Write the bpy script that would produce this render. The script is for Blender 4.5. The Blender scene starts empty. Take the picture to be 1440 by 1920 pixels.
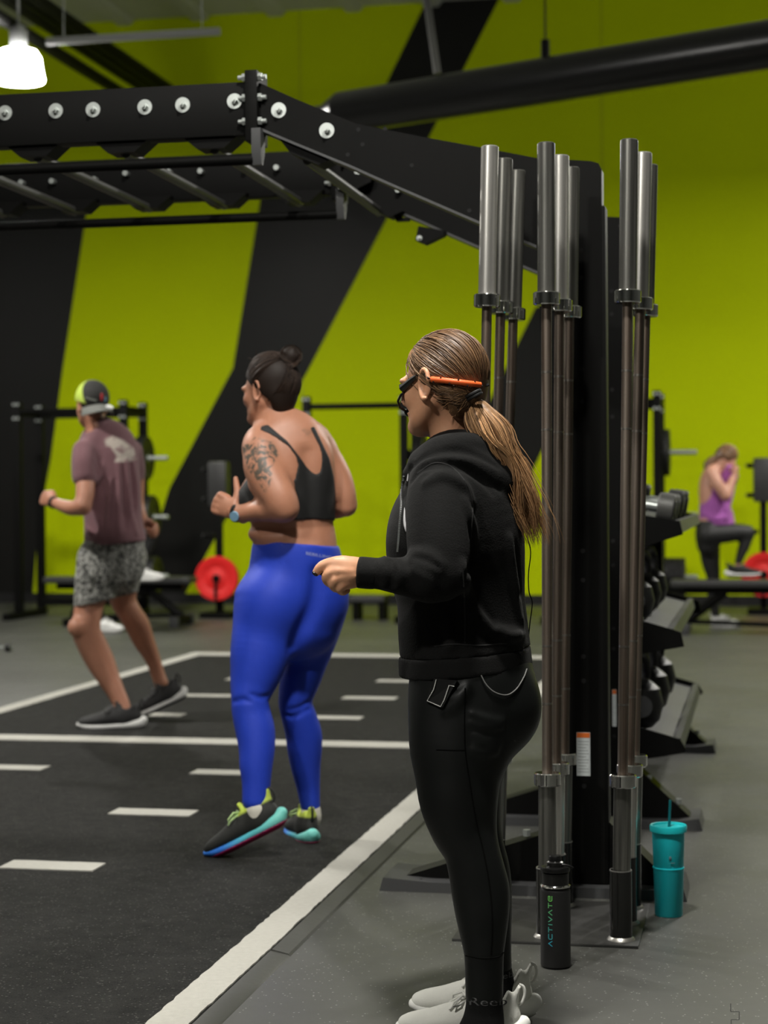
import bpy, bmesh, math, random
import numpy as np
from mathutils import Vector, Matrix

random.seed(3)
RNG = np.random.default_rng(5)
SC = bpy.context.scene
COL = SC.collection

# ------------------------------------------------------------------ camera
F, CAM_H, PITCH, ROLL = 3500.0, 1.24, -0.0097, 0.007      # focal length in pixels of the 1440x1920 frame
_fwd = Vector((0, math.cos(PITCH), math.sin(PITCH)))
_up0 = Vector((0, -math.sin(PITCH), math.cos(PITCH)))
_rt0 = Vector((1, 0, 0))
_up = _up0 * math.cos(ROLL) + _rt0 * math.sin(ROLL)
_rt = _rt0 * math.cos(ROLL) - _up0 * math.sin(ROLL)
cam_d = bpy.data.cameras.new('camera')
cam = bpy.data.objects.new('camera', cam_d)
COL.objects.link(cam)
m = Matrix((_rt, _up, -_fwd)).transposed().to_4x4()
m.translation = Vector((0, 0, CAM_H))
cam.matrix_world = m
cam_d.sensor_fit = 'HORIZONTAL'
cam_d.sensor_width = 24.0
cam_d.lens = F / 1440.0 * 24.0
cam_d.clip_start, cam_d.clip_end = 0.1, 100
cam_d.dof.use_dof = True
cam_d.dof.focus_distance = 4.38
cam_d.dof.aperture_fstop = 3.3
SC.camera = cam

# ------------------------------------------------------------------ world, exposure
w = bpy.data.worlds.new('world')
SC.world = w
w.use_nodes = True
w.node_tree.nodes['Background'].inputs[0].default_value = (0.95, 1.0, 0.98, 1)
w.node_tree.nodes['Background'].inputs[1].default_value = 0.035
SC.view_settings.view_transform = 'Standard'
SC.view_settings.look = 'None'
SC.view_settings.gamma = 1.0
SC.view_settings.exposure = 0.0
SC.view_settings.use_curve_mapping = False
LAMP_POWER = 205.0
LAMP_COLOR = (1.0, 0.965, 0.90)
# lamps hang over the gym floor: (x, y, z of the rim)
LAMPS = [(-3.02, 15.6, 4.70), (4.1, 10.9, 4.70), (-3.6, 8.6, 4.7), (0.1, 3.7, 4.7),
         (5.5, 15.3, 4.7), (-8.6, 14.6, 4.7), (-2.6, 0.6, 4.7)]

# ------------------------------------------------------------------ floor frame: u runs along the turf, v across it
ANG = math.atan2(707, 3500)
SA, CA = math.sin(ANG), math.cos(ANG)
UV = Vector((SA, CA, 0)); VV = Vector((CA, -SA, 0))


def A(u, v, z=0.0):
    return Vector((v * CA + u * SA, -v * SA + u * CA, z))


def ray(px, py):
    return _fwd + _rt * ((px - 720) / F) - _up * ((py - 960) / F)


def P(px, py, Y):
    """the place at depth Y (metres in front of the camera) seen at photo pixel px, py"""
    r = ray(px, py)
    return Vector((0, 0, CAM_H)) + r * (Y / r.y)


def G(px, py, z=0.0):
    r = ray(px, py)
    return Vector((0, 0, CAM_H)) + r * ((z - CAM_H) / r.z)


def onU(px, py, u):
    """(v, z) where the line of sight meets the upright plane u"""
    r = ray(px, py)
    t = u / r.dot(UV)
    p = Vector((0, 0, CAM_H)) + r * t
    return p.dot(VV), p.z


def srgb(r, g, b):
    f = lambda c: (c / 255 / 12.92) if c <= 10 else ((c / 255 + 0.055) / 1.055) ** 2.4
    return (f(r), f(g), f(b))


# ------------------------------------------------------------------ materials
def mat(name, col, rough=0.5, metal=0.0, bump=None, vary=None, spec=None, emit=None, sheen=0.0, coat=0.0):
    """bump=(scale, strength), vary=(scale, amount) mottles the colour"""
    mt = bpy.data.materials.new(name)
    mt.use_nodes = True
    nt = mt.node_tree
    b = nt.nodes['Principled BSDF']
    b.inputs['Base Color'].default_value = (*col, 1)
    b.inputs['Roughness'].default_value = rough
    b.inputs['Metallic'].default_value = metal
    if spec is not None:
        b.inputs['Specular IOR Level'].default_value = spec
    if sheen:
        b.inputs['Sheen Weight'].default_value = sheen
        b.inputs['Sheen Roughness'].default_value = 0.6
    if coat:
        b.inputs['Coat Weight'].default_value = coat
    if emit:
        b.inputs['Emission Color'].default_value = (*emit[0], 1)
        b.inputs['Emission Strength'].default_value = emit[1]
    if bump or vary:
        tc = nt.nodes.new('ShaderNodeTexCoord')
    if bump:
        n = nt.nodes.new('ShaderNodeTexNoise')
        n.inputs['Scale'].default_value = bump[0]
        n.inputs['Detail'].default_value = 4
        nt.links.new(tc.outputs['Object'], n.inputs['Vector'])
        bp = nt.nodes.new('ShaderNodeBump')
        bp.inputs['Strength'].default_value = bump[1]
        bp.inputs['Distance'].default_value = bump[2] if len(bump) > 2 else 0.01
        nt.links.new(n.outputs['Fac'], bp.inputs['Height'])
        nt.links.new(bp.outputs['Normal'], b.inputs['Normal'])
    if vary:
        n2 = nt.nodes.new('ShaderNodeTexNoise')
        n2.inputs['Scale'].default_value = vary[0]
        n2.inputs['Detail'].default_value = 5
        nt.links.new(tc.outputs['Object'], n2.inputs['Vector'])
        hsv = nt.nodes.new('ShaderNodeMix'); hsv.data_type = 'RGBA'
        k = vary[1]
        hsv.inputs[6].default_value = (*[c * (1 - k) for c in col], 1)
        hsv.inputs[7].default_value = (*[min(1, c * (1 + k)) for c in col], 1)
        nt.links.new(n2.outputs['Fac'], hsv.inputs[0])
        nt.links.new(hsv.outputs[2], b.inputs['Base Color'])
    return mt


def nodes_of(mt):
    nt = mt.node_tree
    return nt, nt.nodes['Principled BSDF'], (lambda t, **k: _mk(nt, t, k))


def _mk(nt, t, k):
    n = nt.nodes.new(t)
    for a, v in k.items():
        setattr(n, a, v)
    return n


M = {}
M['black_steel'] = mat('black powder coated steel', (0.0038, 0.0038, 0.0035), 0.5, bump=(420, 0.05, 0.002), spec=.08)
M['shelf_steel'] = mat('grey powder coated tray', (0.045, 0.046, 0.047), 0.5, bump=(420, 0.05, 0.002))
M['black_matt'] = mat('black rubber', (0.007, 0.007, 0.007), 0.62, spec=.35)
M['black_plastic'] = mat('black plastic', (0.006, 0.006, 0.006), 0.3)
M['zinc'] = mat('zinc plated steel', (0.44, 0.47, 0.45), 0.4, 0.7)
M['chrome'] = mat('chrome', (0.72, 0.72, 0.70), 0.10, 1.0)
M['vinyl'] = mat('black vinyl pad', (0.03, 0.03, 0.03), 0.4, bump=(300, 0.1, 0.002))
M['red_rubber'] = mat('red rubber', (0.75, 0.012, 0.012), 0.5, vary=(6, 0.1))
M['white_paint'] = mat('white turf fibre', (0.50, 0.49, 0.44), 0.85, bump=(500, 0.7, 0.006), vary=(60, 0.12))
M['green_paint'] = mat('lime wall paint', (0.50, 0.62, 0.0008), 0.6, spec=.06, bump=(2.5, 0.06, 0.02), vary=(1.2, 0.03))
M['black_paint'] = mat('black wall paint', (0.0062, 0.0062, 0.0052), 0.45, spec=.18, bump=(2.5, 0.06, 0.02))
M['grey_wall'] = mat('grey wall paint', (0.12, 0.125, 0.12), 0.7, vary=(1.2, 0.05))
M['ceiling'] = mat('painted roof deck', (0.50, 0.51, 0.47), 0.7, vary=(0.7, 0.1))


def sleeve_mat(name, light, dark, rough, metal=1.0):
    """worn chrome: bright with streaks of dull scuffing along the sleeve"""
    mt = mat(name, light, rough, metal)
    nt, b, N = nodes_of(mt)
    tc = N('ShaderNodeTexCoord')
    mp = N('ShaderNodeMapping'); mp.inputs['Scale'].default_value = (85, 85, 1.6)
    n = N('ShaderNodeTexNoise'); n.inputs['Scale'].default_value = 1.0; n.inputs['Detail'].default_value = 6
    cr = N('ShaderNodeValToRGB')
    cr.color_ramp.elements[0].position, cr.color_ramp.elements[1].position = 0.38, 0.66
    cr.color_ramp.elements[0].color = (*dark, 1); cr.color_ramp.elements[1].color = (*light, 1)
    nt.links.new(tc.outputs['Object'], mp.inputs[0]); nt.links.new(mp.outputs[0], n.inputs['Vector'])
    nt.links.new(n.outputs['Fac'], cr.inputs[0]); nt.links.new(cr.outputs[0], b.inputs['Base Color'])
    mr = N('ShaderNodeMapRange')
    mr.inputs['To Min'].default_value = rough + 0.25; mr.inputs['To Max'].default_value = rough
    nt.links.new(n.outputs['Fac'], mr.inputs[0]); nt.links.new(mr.outputs[0], b.inputs['Roughness'])
    return mt


M['sleeve_bright'] = sleeve_mat('polished sleeve', (0.82, 0.80, 0.75), (0.42, 0.41, 0.38), 0.2, .86)
M['sleeve_dull'] = sleeve_mat('scuffed sleeve', (0.29, 0.285, 0.26), (0.10, 0.10, 0.09), 0.22, .85)
M['shaft'] = sleeve_mat('tarnished bar shaft', (0.25, 0.215, 0.18), (0.12, 0.09, 0.07), 0.42)
M['smooth_ring'] = mat('smooth shaft ring', (0.30, 0.28, 0.25), 0.4, 1.0)


def rubber_floor():
    mt = mat('speckled rubber floor', (0.085, 0.087, 0.082), 0.5)
    nt, b, N = nodes_of(mt)
    tc = N('ShaderNodeTexCoord')
    n1 = N('ShaderNodeTexNoise'); n1.inputs['Scale'].default_value = 0.9; n1.inputs['Detail'].default_value = 8
    vo = N('ShaderNodeTexVoronoi'); vo.inputs['Scale'].default_value = 170
    n3 = N('ShaderNodeTexNoise'); n3.inputs['Scale'].default_value = 5; n3.inputs['Detail'].default_value = 3
    for n in (n1, vo, n3):
        nt.links.new(tc.outputs['Object'], n.inputs['Vector'])
    base = N('ShaderNodeValToRGB')
    base.color_ramp.elements[0].position, base.color_ramp.elements[1].position = 0.3, 0.75
    base.color_ramp.elements[0].color = (0.044, 0.045, 0.040, 1); base.color_ramp.elements[1].color = (0.076, 0.078, 0.069, 1)
    nt.links.new(n1.outputs['Fac'], base.inputs[0])
    sp = N('ShaderNodeMath', operation='GREATER_THAN'); sp.inputs[1].default_value = 0.965
    rnd = N('ShaderNodeSeparateColor')
    nt.links.new(vo.outputs['Color'], rnd.inputs[0]); nt.links.new(rnd.outputs[0], sp.inputs[0])
    near = N('ShaderNodeMath', operation='LESS_THAN'); near.inputs[1].default_value = 0.42
    nt.links.new(vo.outputs['Distance'], near.inputs[0])
    mul = N('ShaderNodeMath', operation='MULTIPLY')
    nt.links.new(sp.outputs[0], mul.inputs[0]); nt.links.new(near.outputs[0], mul.inputs[1])
    mx = N('ShaderNodeMix', data_type='RGBA'); mx.inputs[7].default_value = (0.24, 0.25, 0.23, 1)
    nt.links.new(mul.outputs[0], mx.inputs[0]); nt.links.new(base.outputs[0], mx.inputs[6])
    nt.links.new(mx.outputs[2], b.inputs['Base Color'])
    mr = N('ShaderNodeMapRange'); mr.inputs['To Min'].default_value = 0.38; mr.inputs['To Max'].default_value = 0.6
    nt.links.new(n3.outputs['Fac'], mr.inputs[0]); nt.links.new(mr.outputs[0], b.inputs['Roughness'])
    return mt


def turf_mat():
    mt = mat('black turf', (0.02, 0.02, 0.019), 0.85, spec=.2)
    nt, b, N = nodes_of(mt)
    tc = N('ShaderNodeTexCoord')
    n1 = N('ShaderNodeTexNoise'); n1.inputs['Scale'].default_value = 190; n1.inputs['Detail'].default_value = 4; n1.inputs['Roughness'].default_value = .7
    n2 = N('ShaderNodeTexNoise'); n2.inputs['Scale'].default_value = 16; n2.inputs['Detail'].default_value = 6
    vo = N('ShaderNodeTexVoronoi'); vo.inputs['Scale'].default_value = 230
    for n in (n1, n2, vo):
        nt.links.new(tc.outputs['Object'], n.inputs['Vector'])
    mx = N('ShaderNodeMath', operation='MULTIPLY_ADD'); mx.inputs[1].default_value = 0.35
    nt.links.new(n2.outputs['Fac'], mx.inputs[0])
    sc = N('ShaderNodeMath', operation='MULTIPLY'); sc.inputs[1].default_value = 0.65
    nt.links.new(n1.outputs['Fac'], sc.inputs[0]); nt.links.new(sc.outputs[0], mx.inputs[2])
    cr = N('ShaderNodeValToRGB')
    e = cr.color_ramp.elements
    e[0].position, e[1].position = 0.36, 0.68
    e[0].color = (0.0035, 0.0035, 0.0032, 1); e[1].color = (0.029, 0.029, 0.026, 1)
    nt.links.new(mx.outputs[0], cr.inputs[0])
    sp = N('ShaderNodeSeparateColor'); nt.links.new(vo.outputs['Color'], sp.inputs[0])
    gt = N('ShaderNodeMath', operation='GREATER_THAN'); gt.inputs[1].default_value = .975; nt.links.new(sp.outputs[0], gt.inputs[0])
    m2 = N('ShaderNodeMix', data_type='RGBA'); m2.inputs[7].default_value = (.085, .085, .078, 1)
    nt.links.new(gt.outputs[0], m2.inputs[0]); nt.links.new(cr.outputs[0], m2.inputs[6]); nt.links.new(m2.outputs[2], b.inputs['Base Color'])
    bp = N('ShaderNodeBump'); bp.inputs['Strength'].default_value = 1.0; bp.inputs['Distance'].default_value = 0.008
    nt.links.new(n1.outputs['Fac'], bp.inputs['Height']); nt.links.new(bp.outputs[0], b.inputs['Normal'])
    return mt


M['floor'] = rubber_floor()
M['turf'] = turf_mat()


# ------------------------------------------------------------------ mesh helpers (all build in world metres)
class MB:
    def __init__(s):
        s.bm = bmesh.new()

    def _add(s, verts, faces):
        vs = [s.bm.verts.new(v) for v in verts]
        for f in faces:
            try:
                s.bm.faces.new([vs[i] for i in f])
            except ValueError:
                pass
        return s

    def box(s, c, size, rot=0.0, bevel=0.0, mtx=None):
        """box centred at c, turned by rot about z (or by mtx)"""
        t = bmesh.new()
        bmesh.ops.create_cube(t, size=1)
        bmesh.ops.scale(t, vec=Vector(size), verts=t.verts)
        if bevel:
            bmesh.ops.bevel(t, geom=t.edges[:], offset=bevel, segments=2, affect='EDGES', profile=0.6)
        mm = Matrix.Translation(Vector(c)) @ (mtx.to_4x4() if mtx else Matrix.Rotation(rot, 4, 'Z'))
        t.transform(mm)
        return s._merge(t)

    def uvbox(s, u0, u1, v0, v1, z0, z1, bevel=0.0):
        return s.box(A((u0 + u1) / 2, (v0 + v1) / 2, (z0 + z1) / 2), (v1 - v0, u1 - u0, z1 - z0), -ANG, bevel)

    def _merge(s, t):
        me = bpy.data.meshes.new('t'); t.to_mesh(me); t.free()
        s.bm.from_mesh(me); bpy.data.meshes.remove(me)
        return s

    def rod(s, a, b, r, seg=14, r2=None, bevel=0.0):
        a, b = Vector(a), Vector(b)
        d = b - a
        q = d.to_track_quat('Z', 'Y')
        L = d.length
        r2 = r if r2 is None else r2
        if bevel:
            return s.lathe([(0, 0), (r - bevel, 0), (r, bevel), (r2, L - bevel), (r2 - bevel, L), (0, L)], seg, Matrix.Translation(a) @ q.to_matrix().to_4x4())
        return s.lathe([(0, 0), (r, 0), (r2, L), (0, L)], seg, Matrix.Translation(a) @ q.to_matrix().to_4x4())

    def lathe(s, prof, seg=24, mtx=None, base=None):
        mtx = mtx or Matrix.Translation(Vector(base or (0, 0, 0)))
        rings = []
        for r, z in prof:
            if r < 1e-6:
                rings.append([s.bm.verts.new(mtx @ Vector((0, 0, z)))])
            else:
                rings.append([s.bm.verts.new(mtx @ Vector((r * math.cos(2 * math.pi * i / seg), r * math.sin(2 * math.pi * i / seg), z))) for i in range(seg)])
        for a, b in zip(rings, rings[1:]):
            for i in range(seg):
                j = (i + 1) % seg
                if len(a) == 1 and len(b) == 1:
                    continue
                if len(a) == 1:
                    s.bm.faces.new((a[0], b[j], b[i]))
                elif len(b) == 1:
                    s.bm.faces.new((a[i], a[j], b[0]))
                else:
                    s.bm.faces.new((a[i], a[j], b[j], b[i]))
        return s

    def prism(s, pts, thick):
        """pts: polygon of world points; thick: vector it is extruded by"""
        n = len(pts)
        t = Vector(thick)
        vs = [Vector(p) for p in pts] + [Vector(p) + t for p in pts]
        s._add(vs, [tuple(range(n))[::-1], tuple(range(n, 2 * n))] + [(i, (i + 1) % n, n + (i + 1) % n, n + i) for i in range(n)])
        return s

    def uprism(s, vz, u0, u1):
        return s.prism([A(u0, v, z) for v, z in vz], UV * (u1 - u0))

    def tube(s, pts, r, seg=8, closed=False):
        pts = [Vector(p) for p in pts]
        n = len(pts)
        rr = r if hasattr(r, '__len__') else [r] * n
        rings = []
        up = None
        for i, p in enumerate(pts):
            if closed:
                d = pts[(i + 1) % n] - pts[i - 1]
            else:
                d = pts[min(i + 1, n - 1)] - pts[max(i - 1, 0)]
            d.normalize()
            if up is None:
                up = d.orthogonal().normalized()
            up = (up - d * up.dot(d)).normalized()
            sd = d.cross(up)
            rings.append([s.bm.verts.new(p + (up * math.cos(2 * math.pi * k / seg) + sd * math.sin(2 * math.pi * k / seg)) * rr[i]) for k in range(seg)])
        m_ = n if closed else n - 1
        for i in range(m_):
            a, b = rings[i], rings[(i + 1) % n]
            for k in range(seg):
                s.bm.faces.new((a[k], a[(k + 1) % seg], b[(k + 1) % seg], b[k]))
        if not closed:
            s.bm.faces.new(rings[0][::-1]); s.bm.faces.new(rings[-1])
        return s

    def ball(s, c, r, seg=16, mtx=None):
        t = bmesh.new()
        bmesh.ops.create_uvsphere(t, u_segments=seg, v_segments=seg // 2 + 1, radius=1)
        sc = Vector((r, r, r)) if not hasattr(r, '__len__') else Vector(r)
        t.transform(Matrix.Translation(Vector(c)) @ (mtx.to_4x4() if mtx else Matrix.Identity(4)) @ Matrix.Diagonal((*sc, 1)))
        return s._merge(t)


ORG = {}


def finish(me, smooth=35):
    for p in me.polygons:
        p.use_smooth = True
    if smooth:
        try:
            me.set_sharp_from_angle(angle=math.radians(smooth))
        except Exception:
            pass


def obj(name, mb, material, parent=None, smooth=35, **props):
    """one mesh object; a part shares its thing's origin"""
    if isinstance(mb, MB):
        bm = mb.bm
        bmesh.ops.recalc_face_normals(bm, faces=bm.faces[:])
        org = ORG.get(parent.name) if parent else None
        if org is None:
            zs = [v.co.z for v in bm.verts]
            xs = [v.co.x for v in bm.verts]; ys = [v.co.y for v in bm.verts]
            org = Vector(((min(xs) + max(xs)) / 2, (min(ys) + max(ys)) / 2, min(zs)))
        bm.transform(Matrix.Translation(-org))
        me = bpy.data.meshes.new(name)
        bm.to_mesh(me); bm.free()
        finish(me, smooth)
    else:
        me, org = mb
    for mm in (material if isinstance(material, (list, tuple)) else [material]):
        me.materials.append(mm)
    o = bpy.data.objects.new(name, me)
    COL.objects.link(o)
    ORG[o.name] = org
    if parent:
        o.parent = parent
    else:
        o.location = org
    for k, v in props.items():
        o[k] = v
    return o


def thing(name, loc, label, cat, group=None):
    o = bpy.data.objects.new(name, None)
    o.empty_display_size = 0.1
    COL.objects.link(o)
    o.location = Vector(loc)
    ORG[o.name] = Vector(loc)
    o['label'] = label; o['category'] = cat
    if group:
        o['group'] = group
    return o


def copy_tree(o, parent=None):
    c = o.copy(); COL.objects.link(c)
    if parent:
        c.parent = parent
    ORG[c.name] = ORG.get(o.name)
    for ch in [x for x in COL.objects if x.parent == o]:
        copy_tree(ch, c)
    return c


def struct(name, mb, material, parent=None, smooth=35):
    return obj(name, mb, material, parent, smooth, kind='structure')
# ================================================================== the setting
WU, CEIL = 20.6, 6.73
V0, V1, U0 = -11.5, 8.5, -7.0
struct('floor', MB().uvbox(U0, WU, V0, V1, -0.1, 0.0), M['floor'])
wall_back = struct('wall_back', MB().uvbox(WU, WU + 0.2, V0, V1, 0, CEIL), M['green_paint'])
struct('wall_left', MB().uvbox(U0, WU, V0 - 0.2, V0, 0, CEIL), M['grey_wall'])
struct('wall_right', MB().uvbox(U0, WU, V1, V1 + 0.2, 0, CEIL), M['grey_wall'])
struct('wall_front', MB().uvbox(U0 - 0.2, U0, V0, V1, 0, CEIL), M['grey_wall'])
ceiling = struct('ceiling', MB().uvbox(U0, WU, V0, V1, CEIL, CEIL + 0.1), M['ceiling'])
for k in range(22):                                       # ribs of the roof deck, running along u
    v = V0 + 0.6 + k * 0.9
    obj('deck_rib', MB().uprism([(v, CEIL), (v + 0.05, CEIL - 0.06), (v + 0.2, CEIL - 0.06), (v + 0.25, CEIL)], U0, WU), M['ceiling'], ceiling)
struct('baseboard_back', MB().uvbox(WU - 0.02, WU, V0, V1, 0, 0.11), M['black_matt'])


def band(pts):
    vz = [onU(x, y, WU) for x, y in pts]
    obj('painted_band', MB().uprism(vz, WU - 0.004, WU - 0.0005), M['black_paint'], wall_back)


# the black bolts and stripes painted on the green wall
band([(-420, 372), (172, 340), (165, 380), (118, 690), (95, 862), (72, 985), (60, 1133), (-420, 1145)])
band([(905, -220), (1050, -220), (935, 0), (810, 246), (725, 410), (580, 690), (380, 1052), (338, 1131), (250, 1132), (318, 915), (437, 690),
      (490, 365), (640, 330), (735, 135), (800, 0)])
band([(1005, 575), (1140, 575), (1000, 880), (880, 1131), (740, 1131), (860, 870)])
for px in (565, 1130):                                     # faint joints of the wall boards
    v, z = onU(px, 500, WU)
    obj('board_joint', MB().uvbox(WU - 0.003, WU, v - 0.006, v + 0.006, 0.11, CEIL), mat('wall joint', (0.33, 0.41, 0.001), 0.6), wall_back)

# ------------------------------------------------------------------ turf lane with its painted markings
TV0, TV1, TU1 = -4.34, -1.30, 13.98
turf = obj('turf_lane', MB().uvbox(0.5, TU1, TV0, TV1, 0, 0.012), M['turf'], None,
           label='black artificial turf lane with white painted lines on the gym floor', category='turf')


def painted(u0, u1, v0, v1, name='painted_line'):
    mb = MB()
    n = max(1, int((u1 - u0) / 0.03)); k = max(1, int((v1 - v0) / 0.03))
    long_u = (u1 - u0) > (v1 - v0)
    cnt = n if long_u else k
    top, bot = [], []
    for i in range(cnt + 1):
        t = i / cnt
        j1, j2 = random.uniform(-.0025, .0025), random.uniform(-.0025, .0025)
        if long_u:
            top.append(A(u0 + (u1 - u0) * t, v0 + j1, 0.0)); bot.append(A(u0 + (u1 - u0) * t, v1 + j2, 0.0))
        else:
            top.append(A(u0 + j1, v0 + (v1 - v0) * t, 0.0)); bot.append(A(u1 + j2, v0 + (v1 - v0) * t, 0.0))
    zz = Vector((0, 0, 0.0125)); zt = Vector((0, 0, 0.0165))
    rows = [[p + zz for p in top], [p + zt for p in top], [p + zt for p in bot], [p + zz for p in bot]]
    vs = [[mb.bm.verts.new(p) for p in r] for r in rows]
    for a, b in zip(vs, vs[1:]):
        for i in range(cnt):
            mb.bm.faces.new((a[i], a[i + 1], b[i + 1], b[i]))
    mb.bm.faces.new([r[0] for r in vs]); mb.bm.faces.new([r[-1] for r in vs][::-1])
    obj(name, mb, M['white_paint'], turf)


painted(0.6, TU1 - 0.02, TV1 - 0.105, TV1 - 0.005)
painted(0.6, TU1 - 0.02, TV0 + 0.005, TV0 + 0.115)
painted(TU1 - 0.26, TU1 - 0.02, TV0 + 0.12, TV1 - 0.11)
painted(8.83, 9.02, TV0 + 0.12, TV1 - 0.11)
for u in (3.75, 4.8, 5.84, 6.89, 7.93, 9.97, 10.96, 11.98, 12.98):
    for v in (-3.33, -2.31):
        painted(u - 0.065, u + 0.065, v - 0.163, v + 0.163, 'painted_dash')
# rubber edging beside the lane, two lengths that meet in a small raised joint
edge_m = mat('grey rubber edging', (0.055, 0.056, 0.05), 0.55, bump=(40, 0.2, 0.004))
for i, (a, b) in enumerate(((0.6, 4.86), (4.85, TU1))):
    obj('edge_strip', MB().uprism([(TV1, 0), (TV1 + 0.055, 0), (TV1 + 0.05, 0.004 + 0.003 * i), (TV1 + 0.004, 0.013 + 0.004 * i), (TV1, 0.013)], a, b), edge_m, turf)

mb = MB()                                                   # interlocking joint between two rubber floor tiles
for (xa, ya), (xb, yb) in (((1370, 1882), (1370, 1896)), ((1370, 1897), (1386, 1897)), ((1386, 1897), (1386, 1911)), ((1386, 1912), (1371, 1912)), ((1371, 1912), (1371, 1926))):
    p, q = G(xa, ya), G(xb, yb)
    n_ = (q - p).normalized().cross(Vector((0, 0, 1))) * .0012
    z1 = Vector((0, 0, .0006))
    mb.prism([p - n_, q - n_, q + n_, p + n_], z1)
struct('trim_1', mb, M['black_matt'])

# ------------------------------------------------------------------ high-bay lamps
shade_m = mat('lit acrylic shade', (0.9, 0.9, 0.9), 0.4, emit=((1.0, 0.98, 0.93), 48.0))
house_m = mat('lamp housing', (0.45, 0.46, 0.46), 0.4, 0.6)
lamp0 = None
LAMP_AT = ['', 'right of the storage rack', 'left of the man in the cap', 'over the trainer and the rig', 'over the bench at the right', 'over the racks at the far left', 'left of the camera']
for i, (x, y, z) in enumerate(LAMPS):
    labs = ['white glowing lampshade hanging at the upper left above the beam', None]
    if lamp0 is None:
        t = thing('high_bay_lamp', (x, y, z), labs[0], 'lamp', 'high bay lamps')
        obj('shade', MB().lathe([(0.205, 0.0), (0.212, 0.02), (0.196, 0.10), (0.185, 0.19), (0.15, 0.25), (0.07, 0.275), (0.065, 0.275), (0.145, 0.243), (0.178, 0.188), (0.188, 0.10), (0.2, 0.0)], 32, base=(x, y, z)), shade_m, t)
        obj('housing', MB().lathe([(0, 0.27), (0.075, 0.27), (0.075, 0.42), (0.05, 0.46), (0, 0.46)], 24, base=(x, y, z)), house_m, t)
        obj('hanger', MB().rod((x, y, z + 0.46), (x, y, CEIL), 0.012, 8), house_m, t)
        ld = bpy.data.lights.new('lamp_light', 'AREA')
        ld.shape = 'DISK'; ld.size = 0.34; ld.energy = LAMP_POWER; ld.color = LAMP_COLOR
        lo = bpy.data.objects.new('lamp_light', ld); COL.objects.link(lo)
        lo.parent = t; lo.location = (0, 0, -0.004)
        lamp0 = t
    else:
        t = copy_tree(lamp0); t.location = (x, y, z)
        t['label'] = 'high bay lamp outside the picture, hanging ' + LAMP_AT[i]
# ------------------------------------------------------------------ things hung below the ceiling
duct_m = mat('black coated duct', (0.010, 0.010, 0.010), 0.28, bump=(30, 0.05, 0.01))
dA, dB = P(640, 178, 13.75), P(1600, 100, 11.4)
dz = (dA.z + dB.z) / 2
dA.z = dB.z = dz
dd = (dB - dA).normalized()
t = thing('ceiling_duct', ((dA.x + dB.x) / 2, (dA.y + dB.y) / 2, dz), 'thick round black duct hanging across the wall at the upper right', 'duct')
R_D = 0.155
obj('duct_body', MB().rod(dA, dB, R_D, 36), duct_m, t)
obj('reducer', MB().rod(dA - dd * 0.16, dA, 0.085, 36, R_D), duct_m, t)
obj('narrow_duct', MB().rod(dA - dd * 0.95, dA - dd * 0.16, 0.082, 28), duct_m, t)
for k in range(26):  # pale beads carry the dotted highlights of the perforation, brighter towards the left
    pp = dA + dd * (0.35 + 0.11 * k) + Vector((0, -R_D * 0.93, R_D * 0.34))
    obj('air_hole_glint', MB().ball(pp, (0.016, 0.006, 0.007), 8), M['zinc'] if k < 9 else M['shelf_steel'], t)
for px in (1018,):
    q = P(px, 120, 12.9)
    q = dA + dd * ((q.x - dA.x) / dd.x)
    obj('hanger_rod', MB().rod(q + Vector((0, 0, R_D - 0.01)), Vector((q.x, q.y, CEIL)), 0.007, 6), M['black_steel'], t)
    obj('hanger_clamp', MB().rod(q + Vector((0, 0, R_D - 0.02)), q + Vector((0, 0, R_D + 0.12)), 0.03, 10), M['black_steel'], t)
s0, s1 = P(820, 125, 13.3), P(802, 0, 13.3)
sx = s1 + (s1 - s0) * ((CEIL - s1.z) / (s1.z - s0.z))
obj('strut', MB().rod(s0 - Vector((0, 0, .05)), sx, 0.028, 10), mat('grey strut', (0.1, 0.1, 0.09), 0.5, 0.3), t)

def along_u(px, py, u, z):
    """v of the line of height z seen at px at depth plane u"""
    return onU(px, py, u)[0]

# bundle of three conduits and one single conduit that run along the hall towards the wall
for (name, xs, zc, r, lab) in (('conduit', (18, 44, 70), 5.55, 0.062, 'black conduit of the bundle of three below the ceiling'),
                               ('conduit', (-52,), 5.2, 0.055, 'single black conduit just left of the bundle of three')):
    for j, x0 in enumerate(xs):
        rr = ray(x0, 0)
        q = Vector((0, 0, CAM_H)) + rr * ((zc - CAM_H) / rr.z)
        v = q.dot(VV)
        lab2 = lab if len(xs) == 1 else ['leftmost ', 'middle ', 'rightmost '][j] + lab
        c = obj(name, MB().rod(A(6, v, zc), A(WU - 0.03, v, zc), r, 12), M['black_steel'], None, label=lab2, category='pipe')
        if len(xs) > 1:
            c['group'] = 'conduits below the ceiling'
sa, sb = P(88, 78, 15.3), P(412, 62, 15.0)
sb.z = sa.z
t = thing('strip_light', (sa + sb) / 2, 'long grey unlit strip light hanging below the ceiling at the upper left', 'lamp')
obj('casing', MB().rod(sa, sb, 0.032, 10), mat('grey casing', (0.42, 0.43, 0.42), 0.5), t)
for q in (sa.lerp(sb, .1), sa.lerp(sb, .9)):
    obj('hanger', MB().rod(q, (q.x, q.y, CEIL), 0.004, 6), M['zinc'], t)
# ================================================================== the rig: towers, arms, beams and rungs
NU, FU = 5.75, 6.95
rig = thing('climbing_rig', A(NU, -0.53, 0), 'black steel rig with sloping arm, rungs and an upright beside the barbells', 'rig')
BS = M['black_steel']
hole_m = mat('dark bolt hole', (0.002, 0.002, 0.002), 0.9)


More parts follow.
